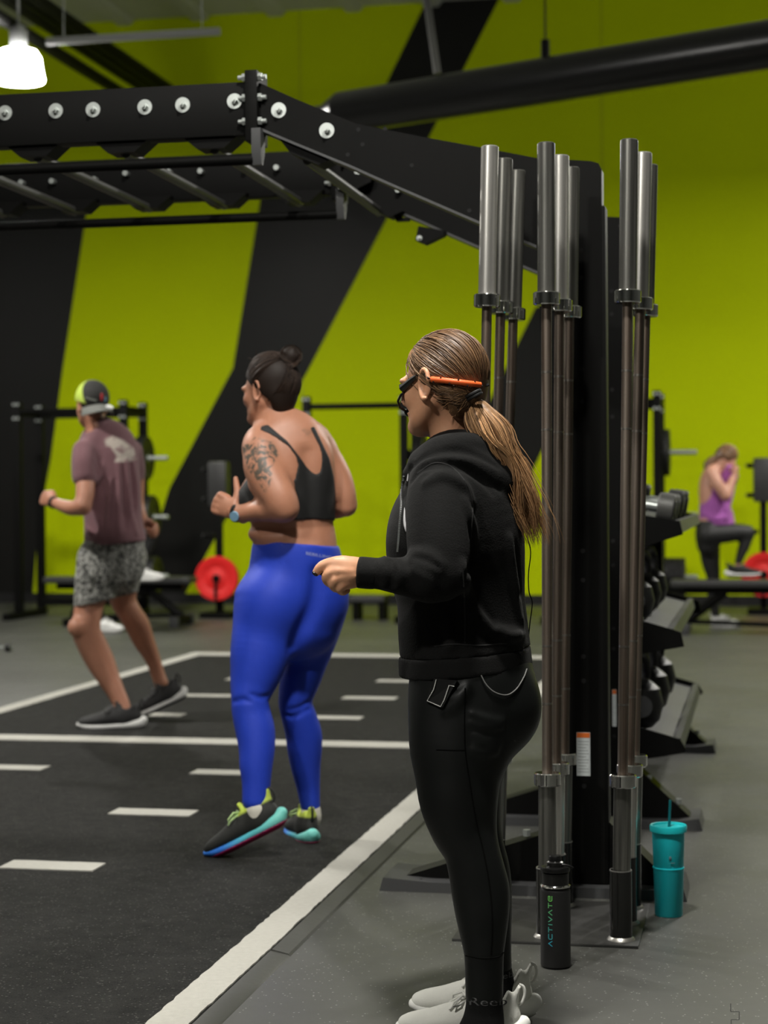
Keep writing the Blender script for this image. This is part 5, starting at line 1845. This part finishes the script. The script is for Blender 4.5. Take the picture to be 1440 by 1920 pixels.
ink2 = .35 * np.clip(-poly_sd(px_, py_, [(556, 800), (588, 806), (584, 822), (556, 816)]) / 3.0, 0, 1) * (VB[:, 1] < 6.5)
part('body', (VB, QB), skinB, bl, {'ink': np.maximum(ink, ink2)})
# sports bra: the torso a few millimetres thicker, trimmed to straps, scoop and hem
br = SDF(lo2, hi2, .0048)
torsoB(br)
br.F -= .0045
gx, gy, gz = br.grid()
xp, yp = project(np.stack([gx, gy, gz], -1).reshape(-1, 3))
cp = [(430, 745), (440, 715), (490, 705), (560, 765), (640, 832), (720, 935), (780, 1022), (825, 1066), (855, 1078), (880, 1060), (893, 1000), (893, 930), (872, 860), (822, 765), (806, 730), (836, 715), (900, 850), (952, 960), (985, 1100),
      (1000, 1250), (1000, 1432), (975, 1424), (830, 1414), (650, 1424), (560, 1440), (380, 1420), (270, 1320), (270, 1200), (330, 1115), (560, 1150), (690, 1115), (716, 1010), (700, 945), (640, 862), (540, 795), (475, 768)]
D = poly_sd(xp, yp, [(380 + a / 4, 620 + b / 4) for a, b in cp]).reshape(br.F.shape) / 540
br.F = np.maximum(br.F, D.astype(np.float32))
part('sports_bra', br.mesh(), bra_m, bl)
text_on(lb_, 'BEBILLING', 574, 622, 1040, 5.5, mat('pale print', (.34, .38, .62), .6), legB, 8, 0)
# watch
wc = P(444, 962, 6.405)
wax = (P(462, 962, 6.38) - P(438, 960, 6.41)).normalized()
qm = Matrix.Translation(wc - wax * .009) @ wax.to_track_quat('Z', 'Y').to_matrix().to_4x4()
wt = obj('wrist_watch', MB().lathe([(.0275, 0), (.0315, .002), (.0315, .016), (.0275, .018)], 28, qm @ Matrix.Diagonal((1, 1.02, 1, 1))), M['black_matt'], bl)
fc = P(441, 967, 6.372)
obj('watch_face', MB().rod(fc, fc + Vector((-.004, -.008, -.003)), .017, 20), mat('pale blue watch face', (.25, .45, .62), .2), wt)
# hair with bun
hairB = hair_mat('dark brown hair', (.011, .007, .005), (.06, .034, .022), .6)
hairB.node_tree.nodes['Principled BSDF'].inputs['Specular IOR Level'].default_value = .25
Rn = np.array(headR)
WB = lambda x, y, z: np.array(headC) + Rn @ np.array([x, y, z])
hs3 = SDF(np.array(headC) - (.16, .16, .13), np.array(headC) + (.18, .16, .22), .0042)
hs3.ell(WB(-.016, 0, .042), (.100, .083, .096), Rn)
hs3.ell(WB(-.052, 0, -.012), (.052, .06, .052), Rn, .03)
hs3.plane(WB(.062, 0, .05), Rn[:, 0] * .9 - Rn[:, 2] * .42)
hs3.plane(WB(-.026, 0, -.014), Rn[:, 0] * .62 - Rn[:, 2] * .75)
hs3.ell(WB(-.056, 0, -.04), (.034, .048, .048), Rn, .02)
cb = np.array(P(546, 668, 6.43))
hs3.ell(cb, (.031, .03, .034), None, .012)
for k in range(5):
    a = k * 1.26
    hs3.ell(cb + np.array([.017 * math.cos(a), .0, .019 * math.sin(a)]), (.016, .024, .014), None, .006)
hV, hQ = hs3.mesh(1)
e3 = (cb - (np.array(headC) + Rn @ np.array([-.012, 0, .035]))) @ Rn


def startsB():
    th = RNG.uniform(-1.9, 1.9)
    if RNG.random() < .55:
        return np.array([.56 - .42 * abs(th / 1.9) ** 1.5, math.sin(th / 1.9 * 1.5) * .9, .72 - .72 * abs(th / 1.9) ** 2]) + RNG.normal(0, .05, 3)
    return np.array([-.35 - .3 * RNG.random(), RNG.uniform(-.8, .8), -.75]) + RNG.normal(0, .06, 3)


cv = scalp(headC, headR, 1.0, (.102, .085, .099), startsB, e3, 900, (0, .008), 14)
bun = []
for i in range(300):
    a = RNG.uniform(0, 6.28); ti = RNG.uniform(-.9, .9); R0 = RNG.uniform(.8, 1.22)
    tt = np.linspace(0, RNG.uniform(2, 4), 14) + a
    bun.append(cb + np.stack([.031 * R0 * np.cos(tt), .030 * R0 * np.sin(tt + ti), .034 * R0 * np.sin(tt) * math.cos(ti) + .01 * math.sin(ti)], 1))
for i in range(22):
    p0 = np.array(headC) + Rn @ (np.array([RNG.uniform(-.06, .03), RNG.uniform(.03, .06), RNG.uniform(.09, .12)]))
    d = RNG.normal(0, 1, 3) * .02 + np.array([-.01, 0, .012])
    bun.append(np.array([p0 + d * t + np.array([0, 0, -.02 * t * t]) for t in np.linspace(0, 1, 14)]))
sV, sQ, sT = strands(np.vstack([cv, np.array(bun)]), .0012, RNG.beta(1.5, 2.5, len(cv) + len(bun)))
VV2, QQ2 = join_meshes([(hV, hQ), (sV, sQ)])
part('hair', (VV2, QQ2), hairB, bl, {'tone': np.concatenate([np.full(len(hV), .1), sT])})
# shoes: black uppers, sole that fades from blue to turquoise, magenta outsole
shB = {'upper': attr_ramp('black knit with lime collar', 'gz', [(0, (.010, .011, .010)), (.80, (.012, .013, .011)), (.88, (.50, .62, .08))], .7),
       'midsole': attr_ramp('blue to turquoise foam', 'gx', [(0, (.18, .62, .55)), (.45, (.08, .45, .55)), (.75, (.03, .17, .62))], .5),
       'outsole': mat('magenta outsole', (.30, .008, .075), .5), 'laces': mat('lime laces', (.42, .60, .25), .7), 'heel_tab': mat('black heel loop', (.012, .012, .012), .7)}
gl_ = G(412, 1612)
shoe(bl, gl_ + Vector((0, 0, .006)), (-1, .22), shB, math.radians(27), 1.0, math.radians(0), pivot=.25)
gr_ = G(584, 1586)
shoe(bl, gr_, (-.30, 1), shB, math.radians(3), 1.0)
sockB = mat('white ankle sock', (.62, .6, .52), .85)
for (x, y, Y, rx, rd) in ((483, 1527, 6.308, 23.5, .042), (583, 1528, 6.66, 18.5, .038)):
    s = SDF(np.array(P(x, y, Y)) - .13, np.array(P(x, y, Y)) + .13, .004)
    s.chain([st(x, y - 8, rx, Y, rd), st(x + 1, y + 5, rx, Y, rd * .95), st(x + 2, y + 18, rx * .62, Y, rd * .6)], .01)
    part('sock', s.mesh(), sockB, bl)

# ================================================================== the man in the cap
mn = thing('person', G(225, 1366), 'man in a mauve T-shirt, speckled grey shorts and backward cap stepping on the turf', 'person')
skinM = skin_mat('tanned skin', (0.42, 0.19, 0.118))
YM = 10.0
shirt = mat('mauve T-shirt cotton', (.16, .073, .085), .85, bump=(200, .2, .003), sheen=.1)
nt, b, N = nodes_of(shirt)
at = N('ShaderNodeAttribute', attribute_name='print'); tc = N('ShaderNodeTexCoord')
nz = N('ShaderNodeTexNoise'); nz.inputs['Scale'].default_value = 26; nz.inputs['Detail'].default_value = 4
nt.links.new(tc.outputs['Object'], nz.inputs['Vector'])
cr = N('ShaderNodeValToRGB'); cr.color_ramp.elements[0].position = .34; cr.color_ramp.elements[1].position = .50
nt.links.new(nz.outputs['Fac'], cr.inputs[0])
mu = N('ShaderNodeMath', operation='MULTIPLY'); nt.links.new(cr.outputs[0], mu.inputs[0]); nt.links.new(at.outputs['Fac'], mu.inputs[1])
mx = N('ShaderNodeMix', data_type='RGBA'); mx.inputs[6].default_value = (.16, .073, .085, 1); mx.inputs[7].default_value = (.46, .40, .35, 1)
nt.links.new(mu.outputs[0], mx.inputs[0]); nt.links.new(mx.outputs[2], b.inputs['Base Color'])
torM = [st(188, 812, 30, 10.0, .09), st(196, 828, 50, 10.0, .11), st(202, 850, 58, 10.0, .13), st(206, 890, 57, 10.0, .14), st(210, 940, 55, 10.0, .135), st(213, 980, 55, 10.0, .135), st(216, 1015, 58, 10.0, .145), st(217, 1026, 59, 10.0, .148)]
slL = [st(158, 846, 22, 9.88, .066), st(157, 868, 23, 9.84, .07), st(159, 892, 24, 9.83, .074)]
slR = [st(252, 848, 16, 10.14, .06), st(260, 875, 12, 10.2, .06), st(262, 892, 10, 10.22, .06)]
aL = [st(158, 850, 17, 9.88, .05), st(160, 900, 18, 9.82, .052), st(159, 930, 17, 9.78, .048), st(154, 950, 15.5, 9.76, .044)]
aL2 = [st(155, 950, 15, 9.76, .042), st(135, 953, 14, 9.8, .04), st(116, 948, 11.5, 9.86, .034), st(102, 942, 9.5, 9.9, .027)]
aR = [st(252, 850, 14, 10.14, .05), st(260, 900, 11, 10.22, .046), st(259, 945, 10, 10.24, .042)]
aR2 = [st(259, 947, 10, 10.24, .04), st(266, 970, 10, 10.2, .035), st(272, 983, 9.5, 10.16, .028)]
neckM = [st(176, 785, 20, 10.0, .06), st(180, 800, 19, 10.0, .06), st(188, 815, 26, 10.0, .07)]
lo, hi = box(torM + slL + slR, .02)
ts = SDF(lo, hi, .0075)
ts.chain(torM, .02).chain(slL, .04).chain(slR, .03)
ts.chain([st(172, 826, 12, 9.93, .05), st(192, 812, 10, 9.98, .06), st(226, 822, 14, 10.06, .06), st(248, 840, 12, 10.12, .055)], .04)
creases(ts, [[(222, 868), (224, 910), (222, 960), (224, 1000)], [(236, 865), (240, 910), (246, 960), (256, 1000)], [(208, 900), (206, 950), (200, 990)], [(250, 868), (256, 910), (258, 950)], [(176, 960), (188, 985), (184, 1010)],
             [(180, 905), (186, 890), (192, 870)], [(160, 985), (172, 1005), (190, 1015)]], .011, .022)
creases(ts, [[(215, 900), (214, 950), (212, 1000)], [(230, 875), (233, 930), (236, 990)], [(244, 870), (249, 920), (252, 970)], [(192, 900), (194, 950), (190, 1000)], [(176, 868), (180, 880), (184, 895)]], .009, .018, True)
ts.ell(P(180, 806, 9.98), (.062, .07, .05), None, .01, True)
ts.plane(P(216, 1020, 10), (.10, 0, -1))
V, Q = ts.mesh()
px_, py_ = project(V)
pr = np.clip(-poly_sd(px_, py_, [(196, 822), (212, 816), (232, 824), (252, 840), (258, 862), (248, 866), (212, 868), (218, 856), (206, 838), (196, 838)]) / 2.5, 0, 1) * (V[:, 1] < 10.0)
part('t_shirt', (V, Q), shirt, mn, {'print': pr})
hipM = [st(217, 1008, 54, 10.0, .13), st(214, 1035, 57, 10.0, .14), st(212, 1060, 60, 10.0, .145)]
shL = [st(190, 1050, 46, 9.96, .12), st(182, 1085, 41, 9.95, .115), st(178, 1120, 39, 9.94, .11), st(177, 1136, 38.5, 9.94, .108)]
shR = [st(240, 1045, 36, 10.08, .11), st(231, 1085, 32, 10.12, .105), st(228, 1114, 30, 10.15, .1), st(227, 1124, 30, 10.16, .1)]
lo, hi = box(hipM + shL + shR, .02)
so = SDF(lo, hi, .0075)
so.chain(hipM, .02).chain(shL, .03).chain(shR, .03)
creases(so, [[(160, 1060), (172, 1080), (168, 1105)], [(205, 1050), (200, 1085), (206, 1120)], [(235, 1050), (232, 1080), (240, 1105)]], .010, .02)
so.plane(P(178, 1130, 9.95), (.22, 0, -1))
camo = mat('speckled shorts', (.2, .2, .19), .8)
nt, b, N = nodes_of(camo)
tc = N('ShaderNodeTexCoord'); vo = N('ShaderNodeTexNoise'); vo.inputs['Scale'].default_value = 38; vo.inputs['Detail'].default_value = 4; vo.inputs['Distortion'].default_value = 1.6
nt.links.new(tc.outputs['Object'], vo.inputs['Vector'])
cr = N('ShaderNodeValToRGB'); cr.color_ramp.interpolation = 'LINEAR'
cr.color_ramp.elements[0].position, cr.color_ramp.elements[1].position = .42, .60
cr.color_ramp.elements[0].color = (.05, .05, .046, 1); cr.color_ramp.elements[1].color = (.40, .40, .37, 1)
nt.links.new(vo.outputs['Fac'], cr.inputs[0]); nt.links.new(cr.outputs[0], b.inputs['Base Color'])
part('shorts', so.mesh(), camo, mn)
lgL = [st(182, 1085, 34, 9.95, .095), st(168, 1130, 27.5, 9.94, .082), st(163, 1160, 26, 9.92, .07), st(162, 1184, 27, 9.92, .066), st(172, 1208, 27.5, 9.94, .068), st(188, 1240, 26.5, 9.96, .066), st(203, 1270, 21.5, 9.96, .055), st(216, 1295, 17.5, 9.95, .044), st(227, 1318, 15.5, 9.94, .038), st(232, 1338, 16, 9.93, .04)]
lgR = [st(232, 1085, 30, 10.12, .09), st(230, 1122, 25, 10.16, .08), st(243, 1148, 22, 10.18, .07), st(257, 1171, 23, 10.24, .064), st(268, 1198, 20.5, 10.3, .06), st(278, 1218, 17, 10.34, .052), st(288, 1240, 14, 10.37, .043), st(296, 1264, 13, 10.38, .038), st(302, 1280, 13, 10.38, .038)]
hM = P(172, 762, 10.0)
hMR = frame((-math.cos(math.radians(56)), math.sin(math.radians(56))), .10)
allM = torM + aL + aL2 + aR + aR2 + lgL + lgR
lo = np.minimum(np.min([q[:3] for q in allM], 0) - .1, np.array(hM) - .15); hi = np.maximum(np.max([q[:3] for q in allM], 0) + .12, np.array(hM) + .17)
mb_ = SDF(lo, hi, .0075)
mb_.chain(torM[1:], .02, grow=-.03).chain(neckM, .03).chain(aL, .03).chain(aL2, .02).chain(aR, .02).chain(aR2, .02).chain(lgL, .02).chain(lgR, .02).chain(hipM, .03, grow=-.03)
mb_.ell(P(143, 1176, 9.86), (.045, .05, .05), None, .03)
head(mb_, hM, hMR, 1.0)
h1 = SDF(np.array(P(92, 938, 9.92)) - .13, np.array(P(92, 938, 9.92)) + .13, .0038)
hand(h1, P(103, 942, 9.9), (-.75, .45, .3), (-.4, -.85, .2), (.3, .1, 1), 1.0, (1.3, 1.35, 1.4, 1.4), (.55, .9), wr=.029)
h2 = SDF(np.array(P(282, 990, 10.1)) - .13, np.array(P(282, 990, 10.1)) + .13, .0038)
hand(h2, P(272, 983, 10.16), (.75, -.5, -.3), (.5, .7, .5), (.2, .1, .9), 1.0, (1.1, 1.2, 1.2, 1.2), (.9, .5), wr=.027)
part('body', join_meshes([mb_.mesh(), h1.mesh(), h2.mesh()]), skinM, mn)
wc = P(101, 942, 9.905)
wax = (P(116, 948, 9.86) - P(102, 942, 9.9)).normalized()
obj('wrist_band', MB().lathe([(.028, -.012), (.034, -.009), (.034, .009), (.028, .012)], 20, Matrix.Translation(wc) @ wax.to_track_quat('Z', 'Y').to_matrix().to_4x4()), M['black_matt'], mn)
# short hair at the nape, and the cap: dark front panel (worn at the back), lime mesh, grey brim with a round sticker
Rn = np.array(hMR)
WM = lambda x, y, z: np.array(hM) + Rn @ np.array([x, y, z])
hr = SDF(np.array(hM) - .16, np.array(hM) + .16, .006)
hr.ell(WM(-.014, 0, .03), (.094, .077, .086), Rn).ell(WM(-.05, 0, -.02), (.047, .056, .05), Rn, .03)
hr.plane(WM(.06, 0, .05), Rn[:, 0] * .9 - Rn[:, 2] * .42)
hr.plane(WM(-.03, 0, -.03), Rn[:, 0] * .3 - Rn[:, 2] * .9)
vq = hr.mesh()
part('hair', vq, hairB, mn, {'tone': np.full(len(vq[0]), .1)})
cap = SDF(np.array(hM) - .18, np.array(hM) + .18, .0055)
cap.ell(WM(-.014, 0, .042), (.105, .088, .098), Rn)
cap.plane(WM(-.014, 0, .018), Rn[:, 0] * .32 - Rn[:, 2] * 1)
V, Q = cap.mesh()
L = (V - np.array(hM)) @ Rn
cm = attr_ramp('cap cloth', 'panel', [(0, (.52, .68, .10)), (.48, (.52, .68, .10)), (.54, (.022, .022, .020))], .8, bump=(300, .3, .003))
pan = np.clip(.5 + (-(L[:, 0] + .03) - .0 + .25 * (L[:, 2] - .13) + .35 * (.05 - np.abs(L[:, 1]))) * 6, 0, 1)
cp_ = part('cap', (V, Q), cm, mn, {'panel': pan})
brim_m = mat('grey brim', (.16, .165, .15), .7)
bv_, n1, n2 = [], 15, 6
for i in range(n1):
    a = -1.25 + 2.5 * i / (n1 - 1)
    for j in range(n2):
        t = j / (n2 - 1)
        rr = .100 + .066 * t * math.cos(a * .9) ** .8
        bv_.append(WM(-.014 - rr * math.cos(a), (.083 + .004 * t) * math.sin(a) * (1 + .08 * t), -.004 - .012 * t - .030 * t * t - .014 * math.sin(a) ** 2))
bq = [[i * n2 + j, i * n2 + j + 1, (i + 1) * n2 + j + 1, (i + 1) * n2 + j] for i in range(n1 - 1) for j in range(n2 - 1)]
bV = np.array(bv_); bQ = np.array(bq)
_sub('brim', *join_meshes([(bV, bQ), (bV - Rn[:, 2] * .004, bQ[:, ::-1])]), brim_m, cp_, mn)
sc_ = Vector(WM(-.150, -.030, -.026))
sd_ = hMR @ Vector((-.55, -.1, .8))
obj('round_sticker', MB().rod(sc_, sc_ + sd_ * .006, .021, 20), mat('white sticker disc', (.85, .85, .83), .4), cp_)
for (x, y, r, c) in ((190.5, 744.5, (.011, .004, .022), (.30, .008, .012)), (197, 749, (.009, .004, .015), (.10, .22, .30))):
    q = cap.hit(x, y, .001)
    obj('cap_emblem', MB().ball(q, r, 10), mat('emblem %d' % x, c, .7), cp_)
q0 = [cap.hit(x, y, .0012) for x, y in ((160, 746), (167, 748), (174, 750), (181, 752))]
obj('cap_print', MB().tube(q0, .0065, 5), mat('faded cap print', (.11, .115, .10), .8), cp_)
shM = {'upper': mat('black knit shoe', (.012, .012, .012), .7), 'midsole': mat('white foam', (.62, .62, .6), .55), 'outsole': M['black_matt'], 'laces': mat('grey laces', (.12, .12, .12), .8), 'heel_tab': M['black_matt']}
shoe(mn, G(262, 1368), (-1, .02), shM, math.radians(2), 1.14)
g2 = P(262, 1312, 10.25); g2.z = .015
shoe(mn, g2, (-1, -.25), shM, math.radians(22), 1.05, pivot=.25)

# ================================================================== people by the benches
def bench_person(dx, label, sk, top_m, leg_m, shoe_m, hair_m, stand_px=(1338, 1352, 17.0), hide=False):
    Y = 16.9
    S = lambda x, y, r, d=0.0, rd=None: st(x + dx, y, r, Y + d, rd if rd else r * Y / F)
    t = thing('person', G(stand_px[0] + dx, 1176), label, 'person')
    tor = [S(1334, 884, 14, 0, .085), S(1331, 905, 19, 0, .13), S(1332, 930, 21, 0, .145), S(1336, 955, 23, 0, .14), S(1338, 978, 24, 0, .15)]
    shirt = [S(1334, 912, 19, 0, .14), S(1336, 940, 23.5, 0, .155), S(1342, 965, 31, 0, .16), S(1344, 981, 33, 0, .165)]
    hips = [S(1332, 968, 22, 0, .15), S(1328, 982, 22, 0, .15), S(1326, 1003, 22, 0, .165), S(1328, 1022, 21, 0, .15)]
    up = [S(1330, 1002, 20, -.1, .10), S(1358, 1000, 18.5, -.1, .09), S(1384, 998, 16, -.1, .078), S(1402, 998, 13, -.1, .064)]
    lo_ = [S(1401, 1000, 13, -.1, .06), S(1396, 1022, 11, -.1, .056), S(1389, 1040, 8.5, -.1, .046), S(1384, 1058, 6.5, -.1, .036), S(1383, 1076, 6.5, -.1, .036)]
    x1, x2, Ys = stand_px
    sd_ = [S(1330, 1010, 20, .08, .10), S(1332, 1050, 17.5, .09, .088), S(x1, 1085, 12, .1, .062), S(x1 - 1, 1110, 11.5, .1, .06), S(x1 + 2, 1140, 8.5, .1, .045), S(x1 + 4, 1162, 7, .1, .038)]
    hc = P(1361 + dx, 862, Y)
    hr_ = frame((.96, -.28), .65)
    an_ = [S(1334, 886, 12, -.16, .055), S(1346, 908, 11.5, -.2, .05), S(1360, 928, 10, -.2, .046)]
    an2 = [S(1361, 929, 9.5, -.2, .044), S(1368, 912, 8.5, -.18, .038), S(1374, 897, 6.5, -.16, .029)]
    af_ = [S(1346, 890, 11, .16, .05), S(1366, 912, 10, .16, .048)]
    af2 = [S(1366, 914, 9, .16, .042), S(1374, 904, 8, .1, .036), S(1380, 892, 6, .0, .028)]
    neck = [S(1354, 866, 10, 0, .05), S(1346, 876, 10.5, 0, .055), S(1338, 890, 13, 0, .07)]
    al = tor + hips + up + lo_ + sd_ + an_ + af_
    lo = np.minimum(np.min([q[:3] for q in al], 0) - .12, np.array(hc) - .16); hi = np.maximum(np.max([q[:3] for q in al], 0) + .14, np.array(hc) + .17)
    b = SDF(lo, hi, .011)
    b.chain(tor, .03).chain(neck, .03)
    for c in (an_, an2, af_, af2):
        b.chain(c, .025)
    b.chain(hips, .03, grow=-.02).chain(up, .03, grow=-.012).chain(sd_, .03, grow=-.01).chain(lo_, .02, grow=-.004)
    head(b, hc, hr_, 1.0)
    hh = SDF(np.array(P(1380 + dx, 884, Y - .08)) - .14, np.array(P(1380 + dx, 884, Y - .08)) + .14, .005)
    hand(hh, S(1375, 895, 6, -.15)[:3], (.35, .3, .9), (.8, -.4, .1), (-.3, .9, .0), .95, (.9, 1.1, 1.2, 1.2), (.8, .5), wr=.026)
    hand(hh, S(1379, 893, 6, .0)[:3], (.1, -.1, .95), (.9, .2, .1), (-.3, -.9, .0), .95, (.9, 1.1, 1.2, 1.2), (.8, .5), wr=.025)
    part('body', join_meshes([b.mesh(), hh.mesh()]), sk, t)
    l = SDF(lo, hi, .011)
    l.chain(hips, .03).chain(up, .03).chain(lo_, .03).chain(sd_, .03)
    l.plane(S(1326, 976, 1)[:3], (0, 0, 1))
    zc = S(1384, 1056, 1)[2]
    gz = l.grid()
    cut = (gz[0] > S(1370, 1000, 1)[0]) & (gz[2] < zc)
    l.F = np.where(cut, np.maximum(l.F, (zc - gz[2])), l.F)
    part('leggings', l.mesh(), leg_m, t)
    s = SDF(lo, hi, .010)
    s.chain(shirt, .03)
    s.chain([S(1352, 980, 6, -.1, .05), S(1366, 940, 6, -.1, .06), S(1372, 905, 6.5, -.06, .07), S(1374, 886, 7, -.04, .08), S(1366, 876, 6, -.05, .07)], .03)
    s.chain([S(1350, 925, 16, 0, .11), S(1356, 903, 13, 0, .09), S(1362, 886, 9, 0, .08)], .03)   # front pulled up to the face
    s.plane(S(1343, 984, 1)[:3], (.0, 0, -1))
    s.plane(S(1330, 912, 1)[:3] , (-.35, 0, 1)) if False else None
    creases(s, [[(1318 + dx, 960), (1338 + dx, 972), (1362 + dx, 970)], [(1360 + dx, 945), (1364 + dx, 960), (1362 + dx, 975)]], .014, .03)
    part('tank_top', s.mesh(), top_m, t)
    h_ = SDF(np.array(hc) - .2, np.array(hc) + .2, .008)
    Rn_ = np.array(hr_)
    W2 = lambda x, y, z: np.array(hc) + Rn_ @ np.array([x, y, z])
    h_.ell(W2(-.014, 0, .04), (.1, .084, .096), Rn_).ell(W2(-.06, 0, -.01), (.05, .058, .05), Rn_, .03)
    h_.plane(W2(.062, 0, .05), Rn_[:, 0] * .9 - Rn_[:, 2] * .42)
    h_.plane(W2(-.03, 0, -.02), Rn_[:, 0] * .35 - Rn_[:, 2] * .9)
    h_.chain([S(1345, 858, 6, 0), S(1334, 864, 8, 0, .045), S(1325, 876, 8, 0, .045), S(1321, 888, 4, 0, .02)], .02)
    V, Q = h_.mesh()
    cv_ = scalp(hc, hr_, 1.0, (.102, .086, .099), startsB, (-1, 0, .1), 160, (0, .006), 10)
    a, c, d = strands(cv_, .0022, RNG.beta(2, 1.4, 160))
    part('hair', join_meshes([(V, Q), (a, c)]), hair_m, t, {'tone': np.concatenate([np.full(len(V), .25), d])})
    bz = .468
    g1 = P(1366 + dx, 1090, Y - .1); g1.z = bz
    shoe(t, g1, (1, -.05), shoe_m[0], 0, 1.0)
    g2 = P(x1 + dx - 2, 1170, Y + .1); g2.z = 0.0
    shoe(t, g2, (.9, -.45), shoe_m[1], 0, .98)
    return t


skinP = skin_mat('light skin', (.56, .29, .20))
pk1 = {'upper': M['black_matt'], 'midsole': mat('white shoe sole', (.66, .66, .64), .5), 'outsole': M['black_matt'], 'laces': bpy.data.materials['grey laces'], 'heel_tab': M['black_matt']}
pk2 = {k: bpy.data.materials['white shoe sole'] for k in pk1}
bench_person(0, 'woman in a purple tank top wiping her face, one foot on the bench', skinP, mat('purple jersey', (.34, .085, .36), .8, sheen=.1), mat('black tights', (.011, .011, .011), .6), (pk1, pk2),
             hair_mat('blond streaked hair', (.07, .035, .02), (.40, .23, .12)))
bench_person(-1118, 'person hidden behind the man in the cap, white shoes showing', skinP, mat('dark top', (.02, .02, .022), .8), bpy.data.materials['black tights'], (pk2, pk2), bpy.data.materials['dark brown hair'], (1302, 1316, 17.0), True)
